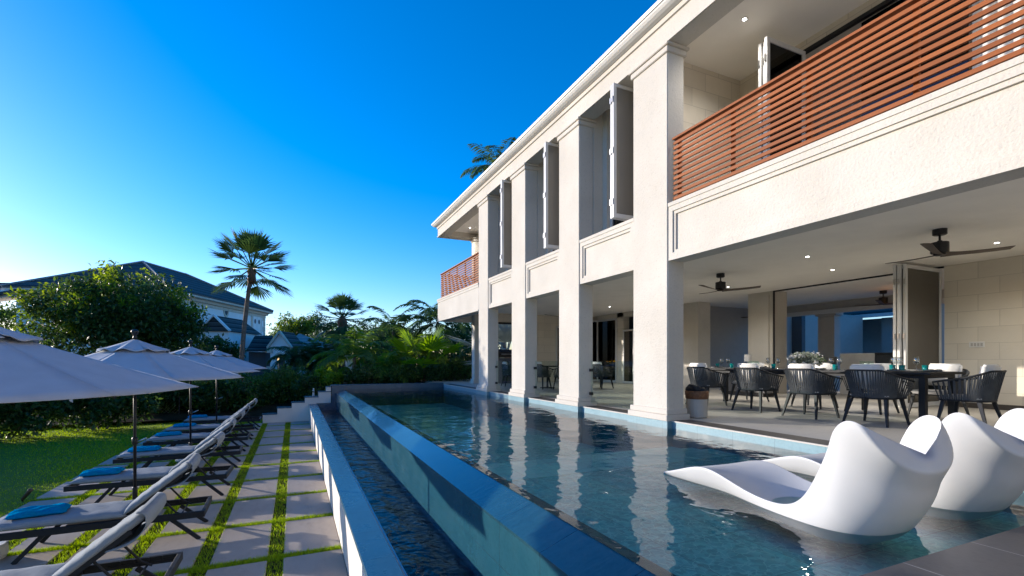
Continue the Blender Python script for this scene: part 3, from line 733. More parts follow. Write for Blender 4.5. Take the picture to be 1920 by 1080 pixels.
# teak slat railings
def railing(pts, posts):
    """pts: polyline in XY; boards on the outside, posts behind"""
    z0, z1, n = 3.345, 4.255, 12; m = MB(); sp = (z1-z0)/n
    for i in range(n):
        for a, b in zip(pts[:-1], pts[1:]):
            z = z0+sp*i+.022; m.bar((*a, z), (*b, z), .028, .041)
    r_ = m.build('railing', M['teak'], house)
    c_ = MB()
    for a, b in zip(pts[:-1], pts[1:]): c_.bar((*a, z1+.012), (*b, z1+.012), .075, .03)
    c_.build('handrail', M['teak'], r_)
    for x, y in posts: MB().box(x+.03, x+.07, y-.022, y+.022, 3.303, z1-.004).build('post', M['teak'], r_)
railing([(5.255, 5.62), (5.255, -3)], [(5.255, y) for y in (5.55, 4.58, 3.54, 2.52, 1.5, .45, -.6)])
railing([(5.255, 13.9), (5.255, 18.3), (6.6, 18.3)], [(5.255, y) for y in (14.6, 15.5, 16.4, 17.3, 18.2)])
# glass balustrades with clamps between ground floor pillars
for i in range(3):
    y0, y1 = PY[i][1]+.06, PY[i+1][0]-.06
    b_ = MB().box(5.395, 5.407, y0+.02, y1-.02, .06, .90).build('glass_balustrade', M['clear_glass'], house)
    m = MB()
    for y_ in (y0+.02, y1-.02):
        for z_ in (.25, .72): m.box(5.375, 5.427, y_-.04, y_+.03, z_-.03, z_+.03)
    each(m, 'clamp', 'dark_metal', b_)
# unseen wall added behind the viewer to bounce warm light onto shaded sides
m = MB(); m.box(-4, 9, -5.2, -4.9, -1.4, 6.3); each(m, 'bounce_wall', 'stucco', house)
m = MB(); m.box(-4, 9.2, -4.9, -4.7, 6.0, 6.3); m.build('bounce_wall_cornice', M['trim'], house)
# courtyard wing seen through the living room
wing = thing('courtyard_wing', 'low shaded wing with dark tiled roof seen through the living room', 'building', (24, 12, 0))
m = MB(); m.box(23.5, 24, 6, 22, 0, 2.75); m.box(22.6, 22.9, 15.0, 15.4, 0, 2.7); m.box(22.6, 22.9, 11.6, 12.0, 0, 2.7); m.build('wall', M['interior_wall'], wing)
m = MB(); m.loft([[(22.2, y, 2.78), (22.2, y, 2.9), (27, y, 4.6), (27, y, 4.4)] for y in (5, 23)]); m.build('roof', M['dark_tiles'], wing)
m = MB(); m.box(16.3, 23.49, 17.4, 17.7, 0, 5.2); m.build('end_wall', M['interior_wall'], wing)  # unseen wall added to keep low sun off the courtyard wing
m = MB(); m.box(22.05, 22.19, 5, 23, 2.72, 2.86); m.build('gutter', M['white_paint'], wing)
m = MB(); m.box(23.44, 23.495, 14.0, 15.0, 0, 2.2); m.box(23.44, 23.495, 9, 10.6, 0, 2.3); m.build('door', M['interior_dark'], wing)

# ================================================================== FURNITURE
# ---- white in-pool chaises
def chaise_mesh():
    # y (towards the foot), z above the water line: T = middle of the seat, RR = rim at the side, B = underside
    S = [  # T, RR, B, rim half width, hull half width
        ((1.99,.000),(1.99,-.004),(1.99,-.03),.25,.22), ((1.95,.020),(1.955,.010),(1.96,-.04),.315,.28), ((1.81,.065),(1.81,.05),(1.82,-.05),.34,.31),
        ((1.59,.12),(1.59,.135),(1.59,-.055),.345,.325), ((1.43,.135),(1.43,.18),(1.43,-.055),.35,.315), ((1.26,.10),(1.28,.165),(1.26,-.06),.35,.30),
        ((1.07,.025),(1.10,.115),(1.09,-.07),.35,.31), ((.90,-.03),(.93,.08),(.90,-.09),.352,.335), ((.73,-.05),(.75,.07),(.71,-.11),.355,.37),
        ((.58,-.03),(.62,.10),(.50,-.12),.36,.39), ((.47,.06),(.54,.18),(.33,-.12),.362,.385), ((.385,.16),(.48,.30),(.21,-.05),.36,.385),
        ((.30,.25),(.43,.42),(.13,.07),.358,.375), ((.215,.315),(.39,.53),(.055,.20),.355,.365), ((.150,.365),(.35,.625),(.045,.285),.375,.38), ((.105,.395),(.29,.69),(.020,.345),.385,.388), ((.070,.412),(.22,.71),(.006,.385),.385,.387), ((.030,.422),(.13,.655),(.0,.412),.375,.376)]
    loops = []; nt = 25
    def ft(au, e): return 1-math.sqrt(max(0, 1-au**e))
    for i, (T, Rm, B, w, wb) in enumerate(S):
        L = []; top = max(0, min(1, (i-10)/4))
        for k in range(nt):                      # over the seat, side to side
            u = -1+2*k/(nt-1); sg = 1 if u > 0 else -1; uu = sg*math.sin(abs(u)*math.pi/2)**.9
            u = u*(1-top)+uu*top; f = abs(u)**2.1*(1-top)+ft(abs(u), 3.4)*top
            L.append((w*u, T[0]+(Rm[0]-T[0])*f, T[1]+(Rm[1]-T[1])*f))
        for k in range(1, nt):                   # round the outside and underneath
            u = 1-2*k/nt; au = abs(u); sg = 1 if u > 0 else -1
            f = 1-math.sqrt(max(0, 1-au**3.0)); sx = sg*(1-(1-au)**1.35); uu = sg*math.sin(au*math.pi/2)**.9
            f = f*(1-top)+ft(abs(uu), 2.5)*top; sx = sx*(1-top)+uu*top
            ww = wb if au < .8 else wb+(w-wb)*((au-.8)/.2)**2
            L.append((ww*sx, B[0]+(Rm[0]-B[0])*f, B[1]+(Rm[1]-B[1])*f))
        loops.append(L)
    return MB().loft(loops)
def chaise(x, y, label):
    t = thing('pool_chaise', label, 'pool chaise', (0,0,0), 0, 'white moulded chaises standing in the pool')
    o = chaise_mesh().build('shell', M['chaise_white'], t, smooth=True)
    md = o.modifiers.new('sub', 'SUBSURF'); md.levels = 1; md.render_levels = 2
    t.location = (x, y, WZ); t.rotation_euler = (0, 0, R(-2.5)); return t
ch = chaise(3.29, 1.47, 'white moulded chaise in the shallow water, the nearer one to the spill edge')
copy_tree(ch, None, (4.42, 1.44, WZ), None, 'white moulded chaise against the patio side, cut by the right edge of the photo')

# ---- sun loungers on the terrace (local: foot at x=0, head end at x=1.95, width along y)
def lounger(label):
    t = thing('sun_lounger', label, 'sun lounger', (0,0,0), 0, 'grey sun loungers in a row on the paving')
    hw = .33; zf = .29; m = MB()
    for s_ in (-1, 1): m.box(0, 1.95, s_*hw-.018, s_*hw+.018, zf-.035, zf+.035)
    for x in (.018, 1.932): m.box(x-.018, x+.018, -hw+.0181, hw-.0181, zf-.034, zf+.034)
    m.box(1.22, 1.25, -hw+.0181, hw-.0181, zf-.03, zf+.02)
    m.build('frame', M['charcoal'], t, bevel=.003)
    for s_ in (-1, 1):
        for x0, x1 in ((.52, .30), (1.62, 1.90)):
            MB().bar((x0, s_*(hw-.04), zf-.036), (x1, s_*(hw-.005), 0), .042, .026, (0,1,0)).build('leg', M['charcoal'], t, bevel=.003)
    a = R(38); bx, bz, bl = 1.20, .345, .80; ca, sa = math.cos(a), math.sin(a)
    m = MB()
    for s_ in (-1, 1): m.bar((bx, s_*(hw-.05), bz-.01), (bx+ca*bl*.82, s_*(hw-.05), bz+sa*bl*.82-.01), .022, .035)
    m.bar((bx+ca*bl*.82, -hw+.03, bz+sa*bl*.82-.012), (bx+ca*bl*.82, hw-.03, bz+sa*bl*.82-.012), .03, .03)
    m.bar((bx+ca*.05, -hw+.03, bz+sa*.05-.012), (bx+ca*.05, hw-.03, bz+sa*.05-.012), .02, .03)
    m.build('back_frame', M['charcoal'], t)
    for s_ in (-1, 1):
        MB().tube([(bx+ca*bl*.45, s_*(hw-.075), bz+sa*bl*.45-.02), (1.66, s_*(hw-.075), zf+.03), (1.74, s_*(hw-.075), zf-.02)], .011, 8).build('strut', M['charcoal'], t)
    m = MB(); m.tube([(1.70, -hw+.02, zf-.02), (1.70, hw-.02, zf-.02)], .010, 6)
    for s_ in (-1, 1):
        m.bar((1.42, s_*(hw-.022), zf-.01), (1.90, s_*(hw-.022), zf-.01), .012, .02)
        for k in range(4): m.bar((1.50+k*.1, s_*(hw-.022), zf+.0), (1.50+k*.1, s_*(hw-.022), zf+.035), .012, .012)
    m.build('ratchet', M['charcoal'], t)
    def pad(x0, x1, th, bulge):
        th *= .86
        """padded slab with soft edges, lying in x,y"""
        n, k = 22, 13; up = []; dn = []
        for i in range(n+1):
            u = -1+2*i/n; ru = []; rd = []
            for j in range(k+1):
                v = -1+2*j/k; e = (1-abs(u)**14)*(1-abs(v)**8); e = max(0, e)**.5
                wrk = .004*math.sin(u*19+v*4)*e
                x = (x0+x1)/2+(x1-x0)/2*u*(1-.012*(1-e)); y = (hw-.012)*v
                ru.append((x, y, th*.42+th*.58*e+bulge*(1-u*u)*(1-v*v)+wrk)); rd.append((x, y, th*.42-th*.42*e))
            up.append(ru); dn.append(rd)
        m = MB(); m.grid(up); m.grid([r[::-1] for r in dn])
        return m
    m = pad(.02, 1.245, .085, .008); m.xf(Matrix.Translation((0, 0, zf+.036))); m.build('mattress', M['cushion'], t, smooth=True, weld=True)
    m = pad(0, bl, .085, .008); m.xf(Matrix.Translation((bx+.005, 0, bz)) @ Matrix.Rotation(-a, 4, 'Y')); bc = m.build('back_cushion', M['cushion'], t, smooth=True, weld=True)
    # head hood folded over the back of the cushion
    n = 12; rows_ = []
    for i in range(n+1):
        s_ = i/n; row = []
        for j in range(13):
            v = -1+2*j/12; yy = v*(hw-.006)
            if s_ < .35: q = (bl-.02+.03*math.sin(s_/.35*math.pi), .088-(s_/.35)*.105)
            else: q = (bl-.0-(s_-.35)/.65*.34, -.018-.055*math.sin((s_-.35)/.65*math.pi)-.005*math.sin(v*9+s_*7))
            row.append((q[0], yy, q[1]))
        rows_.append(row)
    m = MB().grid(rows_); m.xf(Matrix.Translation((bx+.005, 0, bz)) @ Matrix.Rotation(-a, 4, 'Y')); h_ = m.build('hood', M['cushion'], bc, smooth=True)
    md = h_.modifiers.new('solid', 'SOLIDIFY'); md.thickness = .006
    MB().box(.62, 1.16, -hw+.02, hw-.02, zf-.045, zf-.036).build('sling', M['charcoal'], t)
    return t
LY = [4.88, 6.83, 8.90, 10.87, 12.78, 14.42, 16.42]
LL = ['grey sun lounger cut by the bottom edge, nearest, no towel in view', 'second nearest grey sun lounger, its foot running off the left edge', 'third nearest sun lounger, just past the foot of the nearest visible parasol pole', 'fourth sun lounger, its towel overlapped by the crank of the nearest visible pole', 'fifth sun lounger of the row, just past the foot of the second visible pole', 'sixth sun lounger of the row, next to last before the stepped wall', 'farthest sun lounger, last of the row beside the stepped wall and hedge']
l0 = lounger(LL[0]); lx = -2.87
l0.location = (lx, LY[0], TZ)
for i in range(1, 7): copy_tree(l0, None, (lx+random.uniform(-.03, .03), LY[i], TZ), R((1.5, -2.0, 1.0, -1.2, 2.2, -.8)[i-1]), LL[i])
# ---- folded towels on the loungers
def towel(label, x, y, rz):
    P = []; n, k = 16, 14; up = []; dn = []
    for i in range(n+1):
        u = -1+2*i/n; ru = []; rd = []
        for j in range(k+1):
            v = -1+2*j/k; e = max(0, (1-abs(u)**8)*(1-abs(v)**8))**.5
            ru.append((.24*u+.008*math.sin(v*6), .16*v+.010*math.sin(u*4), .026+.040*e+(.009*math.sin(u*6+v*4)+.006*math.sin(v*9-u*3))*e)); rd.append((.24*u, .16*v, .026-.022*e))
        up.append(ru); dn.append(rd)
    m = MB(); m.grid(up); m.grid([r[::-1] for r in dn])
    o = m.build('towel', M['towel'], None, smooth=True, weld=True); o.location = (x, y, TZ+.29+.036+.074); o.rotation_euler = (0, 0, rz)
    return tag(o, label, 'towel', 'turquoise towels folded on the loungers')
TL = ['folded turquoise towel in shade near the left edge, largest in the photo', 'folded turquoise towel left of the nearest visible pole, on the lounger past it', 'folded turquoise towel crossed by the crank of the nearest visible parasol pole', 'turquoise towel between the two nearest visible poles, on the fifth lounger', 'folded turquoise towel on the next-to-last lounger, just left of the second pole', 'farthest turquoise towel, on the last lounger by the hedge, behind the second pole']
tw = towel(TL[0], lx+.36, LY[1]+.02, R(8))
for i in range(1, 6):
    c = tw.copy(); SC.collection.objects.link(c); c.location = (lx+.34+random.uniform(-.03, .04), LY[i+1]+random.uniform(-.04, .04), tw.location.z); c.rotation_euler = (0, 0, R(random.uniform(-8, 12))); c['label'] = TL[i]
# ---- parasols
def umbrella(label, x, y, rot, rim, top, crank=True):
    t = thing('parasol', label, 'parasol', (x, y, TZ), 0, 'grey octagonal parasols along the loungers')
    H = 2.40
    MB().tube([(x, y, TZ+.05), (x, y, TZ+H-.05)], .019, 12).build('pole', M['dark_metal'], t, smooth=True)
    m = MB(); m.lathe([(.26, 0), (.26, .035), (.23, .055), (.05, .06)], (x, y, TZ), 28); b = m.build('base', M['pot_white'], t, smooth=True)
    MB().lathe([(.030, .04), (.030, .36), (.026, .37)], (x, y, TZ), 14).build('sleeve', M['dark_metal'], b, smooth=True)
    m = MB(); m.lathe([(.02, .0), (.034, .015), (.036, .09), (.021, .11)], (x, y, TZ+.93), 12); m.build('crank_box', M['dark_metal'], t, smooth=True)
    m = MB(); m.tube([(x+.03, y-.02, TZ+.985), (x+.07, y-.05, TZ+.99), (x+.13, y-.09, TZ+1.02), (x+.15, y-.10, TZ+1.03)], .009, 6); m.build('crank', M['steel'], t)
    n = 8; Rr = 1.36; zr, zt = TZ+rim, TZ+top
    V8 = [Vector((x+Rr*math.cos(rot+k*math.pi/4), y+Rr*math.sin(rot+k*math.pi/4), zr)) for k in range(n)]; ap = Vector((x, y, zt))
    for layer, (s0, s1, dz, name) in enumerate(((.0, 1, 0, 'canopy'), (.02, .30, .035, 'vent'))):
        m = MB(); K = 10
        for k in range(n):
            a, b = V8[k], V8[(k+1) % n]; P = []
            for i in range(K+1):
                s_ = s0+(s1-s0)*i/K; row = []
                for j in range(9):
                    q = j/8; e = a.lerp(b, q); p = ap.lerp(e, s_); sag = 4*q*(1-q)*s_
                    p.z += dz-.022*sag*(1 if layer == 0 else .3)+(-.045*s_*(1-s_)*1.2)
                    if layer == 1: p.z += .012*math.sin(q*math.pi*2+k)*(i/K)**2+.01*math.sin(q*9+k*2)*(i/K)**3
                    if layer == 0: p += (ap-e).normalized()*.03*sag*(i/K)**6
                    row.append(p)
                P.append(row)
            m.grid(P)
        c = m.build(name, M['canopy'], t, smooth=True, weld=False)
        md = c.modifiers.new('solid', 'SOLIDIFY'); md.thickness = .004
        if layer == 0: cp_ = c
    for k in range(n):
        MB().tube([ap+Vector((0, 0, -.03)), ap.lerp(V8[k], .5)+Vector((0, 0, -.035)), V8[k]+Vector((0, 0, -.012))], .009, 6).build('rib', M['dark_metal'], t)
    m = MB()
    for k in range(n): m.tube([(x, y, zr-.12), ap.lerp(V8[k], .52)+Vector((0, 0, -.04))], .007, 5)
    m.lathe([(.03, -.02), (.04, .0), (.03, .03)], (x, y, zr-.12), 10); m.build('stretcher', M['dark_metal'], t)
    m = MB(); m.lathe([(.018, 0), (.03, .01), (.022, .03), (.016, .05), (.03, .065), (.042, .09), (.044, .105), (.03, .125), (.0, .132)], (x, y, zt+.03), 16); m.build('finial', M['black'], t, smooth=True)
    m = MB(); q = V8[6].lerp(V8[7], .1); m.grid([[(q.x-.6*Rr*0+.0, q.y, zr-.02), (q.x+.03, q.y, zr-.02)], [(q.x+.01, q.y, zr-.2), (q.x+.04, q.y, zr-.22)]]); m.build('tie_strap', M['canopy'], t)
    return t
umbrella('nearest grey parasol, big canopy reaching in from the left edge, pole out of view', -2.07, 4.56, R(6.5), 1.85, 2.34)
umbrella('grey parasol with the nearest visible pole, canopy partly hidden by the nearest canopy', -1.94, 7.95, R(-15.6), 1.83, 2.32)
umbrella('third grey parasol along the row, pole rising behind the fourth lounger backrest', -1.95, 11.81, R(-15.6), 1.83, 2.32)
umbrella('farthest grey parasol, smallest canopy, just below the tall fan palm trunk', -1.97, 15.67, R(-15.6), 1.83, 2.32)

# ---- dining chairs: rope tub chair facing +y
def rope_chair(label, cat='dining chair', group='charcoal rope dining chairs round the long table'):
    t = thing('dining_chair', label, cat, (0,0,0), 0, group)
    def ring(ph, lo):
        s_ = abs(ph)/R(118); w, d = (.27, .25) if lo else (.335, .315)
        x = w*math.copysign(abs(math.sin(ph))**.75, math.sin(ph)); y = -d*math.copysign(abs(math.cos(ph))**.75, math.cos(ph))
        if abs(ph) > R(90): y = d*.9*((abs(ph)-R(90))/R(28)); x = w*(1 if ph > 0 else -1)
        z = .385 if lo else .775-.155*(max(0, s_-.28)/.72)**1.1
        return Vector((x, y+(0 if lo else -.015), z))
    phs = [R(-118+236*i/40) for i in range(41)]
    MB().tube([ring(p, False) for p in phs], .0135, 8).build('top_rail', M['charcoal'], t, smooth=True)
    m = MB(); m.tube([ring(p, True) for p in phs], .012, 6)
    lo = [ring(p, True) for p in phs]; m.quad(*[(p.x, p.y, .383) for p in lo]); m.quad(*[(p.x, p.y, .371) for p in lo][::-1]); m.build('seat_frame', M['charcoal'], t)
    m = MB(); K = 84
    for i in range(K):
        p = R(-118+236*(i+.5)/K); a, b = ring(p, True), ring(p+R(1.2)*(1 if i % 2 else -1), False); m.bar(a, b, .0135, .009, a.cross(Vector((0,0,1))).cross(Vector((0,0,1))))
    m.build('rope_back', M['rope'], t)
    for sx in (-1, 1):
        for y0, y1 in ((-.18, -.275), (.19, .25)):
            MB().loft([[(sx*.225+i*.022, y0+j*.022, .372) for i, j in ((-1,-1),(1,-1),(1,1),(-1,1))], [(sx*.29+i*.012, y1+j*.012, 0) for i, j in ((-1,-1),(1,-1),(1,1),(-1,1))]]).build('leg', M['charcoal'], t)
    MB().box(-.25, .25, -.20, .25, .386, .445).build('seat_cushion', M['seat_pad'], t, bevel=.022, seg=3, smooth=True)
    m = MB().box(-.215, .215, -.045, .045, -.175, .175); m.xf(Matrix.Translation((0, -.20, .685)) @ Matrix.Rotation(R(8), 4, 'X'))
    m.build('pillow', M['white_pillow'], t, bevel=.024, seg=4, smooth=True); return t
c0 = rope_chair('dining chair nearest the viewer on the pool side of the table, white pillow in shade')
c0.location = (7.62, 4.12, 0); c0.rotation_euler = (0, 0, R(-90))
for x, y, rz, lb in ((7.62, 5.08, -92, 'second dining chair from the viewer on the pool side, rope back catching sunlight'), (7.64, 6.1, -88, 'third dining chair from the viewer on the pool side, left of the flowers'),
                     (7.66, 7.28, -91, 'dining chair beside the big square pillar and log basket, far end of the pool side'), (8.25, 3.33, 4, 'dining chair at the head of the table nearest the stone wall, seen from behind'),
                     (9.25, 4.12, 90, 'dining chair across the table in front of the folded glass doors, broad sunlit white pillow'), (9.25, 5.08, 90, 'dining chair across the table behind the nearer candle lantern'),
                     (9.25, 6.1, 91, 'dining chair across the table behind the flowers'), (9.28, 7.6, 88, 'dining chair across the table behind the farther candle lantern')):
    copy_tree(c0, None, (x, y, 0), R(rz), lb)
tb = thing('dining_table', 'long charcoal dining table laid with glasses and flowers under the ceiling fans', 'table', (8.42, 5.7, 0))
MB().box(7.95, 8.9, 3.62, 7.95, .715, .75).build('tabletop', M['charcoal'], tb, bevel=.004)
MB().box(8.02, 8.83, 3.72, 7.85, .66, .714).build('apron', M['charcoal'], tb)
for x in (8.03, 8.80):
    for y in (3.74, 7.80): MB().box(x-.04, x+.04, y-.04, y+.04, 0, .66).build('leg', M['charcoal'], tb, bevel=.004)
TBZ = .751
def onX(px, X):
    r = (px-960)/900; a, b = SN+r*CS, CS-r*SN; return b*X/a
def one(name, m, mat, label, cat, group, smooth=True, **k): return tag(m.build(name, M[mat], None, smooth=smooth, **k), label, cat, group)
def wineglass(x, y, label):
    m = MB(); m.lathe([(.0, .0), (.034, .002), (.006, .008), (.0045, .05), (.005, .085), (.012, .095), (.034, .12), (.041, .15), (.036, .19), (.030, .215), (.0285, .215), (.034, .19), (.039, .15), (.032, .122), (.0, .1)], (0,0,0), 20)
    o = one('wine_glass', m, 'wine_glass', label, 'wine glass', 'wine glasses on the table'); o.location = (x, y, TBZ); return o
wg = wineglass(8.5, onX(1353, 8.5), 'left wine glass of the pair nearest the square pillar')
for px, X, lb in ((1365, 8.5, 'right wine glass of the pair nearest the square pillar'), (1440, 8.5, 'left wine glass of the pair just left of the flowers'), (1459, 8.5, 'right wine glass of the pair just left of the flowers'), (1558, 8.25, 'left wine glass of the pair just right of the flowers'),
                  (1574, 8.25, 'right wine glass of the pair just right of the flowers'), (1675, 8.4, 'left wine glass of the pair before the folded doors'), (1686, 8.6, 'right wine glass of the pair before the folded doors'), (1718, 8.4, 'wine glass nearest the stone wall, alone by the last tumbler')):
    c = wg.copy(); SC.collection.objects.link(c); c.location = (X, onX(px, X), TBZ); c['label'] = lb
def tumbler():
    m = MB(); m.lathe([(.0, .004), (.03, .003), (.034, .01), (.041, .095), (.038, .095), (.032, .014), (.0, .012)], (0,0,0), 20)
    return one('tumbler', m, 'teal_glass', 'teal glass tumbler nearest the square pillar', 'tumbler', 'teal tumblers on the table')
tu = tumbler(); tu.location = (8.55, onX(1345, 8.55), TBZ)
for px, X, lb in ((1372, 8.5, 'teal tumbler right of the farthest glass pair, left of the farther lantern'), (1450, 8.3, 'teal tumbler just left of the flowers, under the wine glasses'), (1566, 8.15, 'deep blue-teal tumbler just right of the flowers'), (1673, 8.45, 'green-teal tumbler just left of the folded doors'),
                  (1691, 8.15, 'teal tumbler in front of the folded doors'), (1735, 8.5, 'brightest teal tumbler, nearest the stone wall')):
    c = tu.copy(); SC.collection.objects.link(c); c.location = (X, onX(px, X), TBZ); c['label'] = lb
def plate_set(label, x, y):
    t = thing('place_setting', label, 'place setting', (x, y, TBZ), 0, 'plates set on the table')
    MB().lathe([(.0, .004), (.09, .003), (.14, .016), (.142, .019), (.09, .009), (.0, .009)], (x, y, TBZ), 28).build('plate', M['plate'], t, smooth=True)
    m = MB(); m.grid([[(x-.13+.26*i/8, y-.06+.12*j/4, TBZ+.026+.014*math.sin(i*.9)*math.sin(j*.8+.4)) for j in range(5)] for i in range(9)]); o = m.build('napkin', M['linen_dark'], t, smooth=True)
    o.modifiers.new('s', 'SOLIDIFY').thickness = .01
    return t
ps = plate_set('white plate with dark napkin before the nearest pool-side chair', 8.14, 4.12)
for x, y, lb in ((8.14, 5.3, 'white plate by the second pool-side chair, right of the flowers'), (8.14, 6.35, 'white plate with napkin left of the flowers on the pool side'), (8.14, 7.45, 'white plate on the far pool-side corner of the table'), (8.68, 4.1, 'white plate across the table near the folded doors'), (8.4, 3.8, 'plate with dark napkin at the head of the table by the stone wall'), (8.7, 6.9, 'plate with dark napkin across the table between the lanterns and flowers')):
    copy_tree(ps, None, (x, y, TBZ), 0, lb)
def lantern(label, x, y):
    t = thing('candle_lantern', label, 'candle holder', (x, y, TBZ), 0, 'glass candle holders on the table')
    MB().box(x-.07, x+.07, y-.07, y+.07, TBZ, TBZ+.05).build('base', M['teal_glass'], t, bevel=.006)
    m = MB(); h = .15
    for a in (-.068, .064): m.box(x+a, x+a+.004, y-.068, y+.068, TBZ+.051, TBZ+h); m.box(x-.063, x+.063, y+a, y+a+.004, TBZ+.051, TBZ+h)
    m.build('glass', M['clear_glass'], t); MB().lathe([(.035, .051), (.035, .115), (.0, .118)], (x, y, TBZ), 16).build('candle', M['white_pillow'], t); return t
ln = lantern('square glass candle holder left of the flowers, by the far end of the table', 8.35, onX(1413, 8.35))
copy_tree(ln, None, (8.3, onX(1625, 8.3), TBZ), 0, 'square glass candle holder right of the flowers, before the marble counter')
fl = thing('flower_arrangement', 'low arrangement of white flowers and grey green leaves on the table', 'flowers', (8.4, onX(1512, 8.4), TBZ))
fx, fy = 8.4, onX(1512, 8.4)
MB().lathe([(.0, .0), (.10, .004), (.13, .05), (.11, .055), (.0, .05)], (fx, fy, TBZ), 20).build('bowl', M['dark_metal'], fl, smooth=True)
P = clump_points((fx, fy, TBZ+.17), (.22, .30, .13), 1500, 20, .3); V, F = leaves(P, .05, .5); mesh_np('foliage', V, F, M['palm_silver'], fl)
P = clump_points((fx, fy, TBZ+.18), (.20, .26, .12), 500, 14, .25); V, F = leaves(P, .055, .3); mesh_np('foliage', V, F, M['leaf'], fl)
P = np.array((fx, fy, TBZ+.17))+unit(np.concatenate([np.repeat(rng.normal(size=(26, 3))*np.array([1,1,.7]), 60, 0)])+.09*rng.normal(size=(26*60, 3)))*np.array([.23, .31, .15])*rng.uniform(.94, 1.04, (26*60, 1)); V, F = leaves(P, .030, .9); mesh_np('blossoms', V, F, M['white_pillow'], fl)

# ---- ceiling fans
def fan_obj(label, p, rad, rz):
    t = thing('ceiling_fan', label, 'ceiling fan', p, 0, 'three bladed ceiling fans')
    x, y, z = p
    MB().lathe([(.0, 0), (.085, -.001), (.085, -.075), (.07, -.085), (.0, -.086)], p, 24).build('ceiling_mount', M['dark_metal'], t, smooth=False)
    MB().lathe([(.014, -.08), (.014, -.16), (.03, -.165), (.03, -.19), (.0, -.19)], p, 16).build('rod', M['dark_metal'], t)
    MB().lathe([(.0, -.185), (.10, -.19), (.105, -.20), (.105, -.335), (.098, -.345), (.0, -.346)], p, 28).build('motor', M['dark_metal'], t)
    MB().lathe([(.0, -.382), (.06, -.378), (.075, -.36), (.075, -.347)], p, 24).build('cap', M['dark_metal'], t, smooth=True)
    for k in range(3):
        a = rz+k*2*math.pi/3; up = []; dn = []
        for i in range(13):
            s_ = i/12; r_ = .03+(rad-.03)*s_; w = .045+.018*s_+.03*math.exp(-(s_*7)**2); tw_ = .30*(1-.5*s_)
            ru = []; rd = []
            for j in (-1, -.4, .4, 1):
                o_ = j*w; h_ = -math.sin(tw_)*o_-.36+.035*s_*s_
                q = (x+math.cos(a)*r_-math.sin(a)*o_, y+math.sin(a)*r_+math.cos(a)*o_)
                ru.append((*q, z+h_+.007*(1-abs(j)))); rd.append((*q, z+h_-.007))
            up.append(ru); dn.append(rd)
        m = MB(); m.loft([u+d[::-1] for u, d in zip(up, dn)]); m.build('blade', M['fan_wood'], t, smooth=False)
    return t
for px, py, rad, rz, lb in ((1762, 430, .80, R(-46), 'largest ceiling fan, above the near end of the dining table by the stone wall'), (1351, 513, .78, R(-46), 'ceiling fan above the far end of the dining table, beside the square pillar'),
                            (1359, 579, .78, R(-46), 'smallest ceiling fan, in the room behind the table seen left of the pale pier'), (1656, 545, .80, R(-40), 'ceiling fan inside the living room, left of the folded glass doors')):
    p = onceil(px, py, 2.8); fan_obj(lb, (p.x, p.y, 2.8), rad, rz)
pp_ = onceil(1035, 592, 2.8)
fan_obj('ceiling fan above the far patio seats, one blade tip showing between pillars', (8.6, 14.6, 2.8), .78, R(70))
pl = thing('pendant_lamp', 'small amber pendant lamp hanging in the living room beside the folded doors', 'pendant lamp', (13.6, 6.75, 2.8))
q = at(1685, 572, 12.4); pl.location = (q.x, q.y, 2.8)
m = MB(); m.tube([(q.x, q.y, 2.8), (q.x, q.y, q.z+.12)], .004, 5); m.build('cord', M['black'], pl)
MB().lathe([(.02, .12), (.05, .10), (.055, -.08), (.04, -.10), (.0, -.10)], q, 14).build('shade', M['amber_light'], pl, smooth=True)
# ---- things round the dining area
pt = thing('log_basket', 'white round pot with brown woven rim holding dark rolled items beside the pillar', 'basket', (5.88, 5.78, 0))
MB().lathe([(.0, .0), (.15, .002), (.165, .02), (.16, .35), (.0, .35)], (5.88, 5.78, 0), 24).build('pot', M['pot_white'], pt, smooth=False)
MB().lathe([(.162, .30), (.172, .31), (.18, .42), (.17, .43), (.155, .42), (.15, .30)], (5.88, 5.78, 0), 24).build('woven_rim', M['wicker'], pt, smooth=True)
for k in range(5):
    a = k*1.25; MB().tube([(5.88+.06*math.cos(a), 5.78+.08*math.sin(a)-.06, .42+.03*(k % 2)), (5.88+.06*math.cos(a), 5.78+.08*math.sin(a)+.10, .45+.03*(k % 2))], .05, 10).build('rolled_item', M['linen_dark'], pt, smooth=True)
bar = thing('kitchen_counter', 'pale marble kitchen counter with dark open end in the living room', 'counter', (13.4, 8.0, 0))
qa = at(1575, 690, 13.2); qb = at(1640, 690, 12.6); m = MB()
m.loft([[(qa.x, qa.y, z), (qb.x, qb.y, z), (qb.x+.5, qb.y+.3, z), (qa.x+.5, qa.y+.3, z)] for z in (0, 1.10)]); m.build('marble_front', M['marble'], bar)
qc = at(1690, 690, 12.2); m = MB(); m.loft([[(qb.x+.005, qb.y-.01, z), (qc.x, qc.y, z), (qc.x+.5, qc.y+.3, z), (qb.x+.505, qb.y+.28, z)] for z in (.0, 1.06)]); m.build('open_end', M['black'], bar)
m = MB(); m.loft([[(qb.x-.03, qb.y-.02, z), (qc.x, qc.y-.05, z), (qc.x+.5, qc.y+.3, z), (qb.x+.5, qb.y+.3, z)] for z in (1.065, 1.11)]); m.build('worktop', M['linen_dark'], bar)
st = thing('bar_stool', 'dark upholstered stool at the marble counter behind the flowers', 'stool', (*at(1550, 700, 12.6).xy, 0))
q = st.location; MB().lathe([(.0, .62), (.19, .62), (.21, .66), (.23, 1.0), (.21, 1.0), (.18, .68), (.0, .68)], q, 18).build('seat', M['interior_dark'], st, smooth=True)
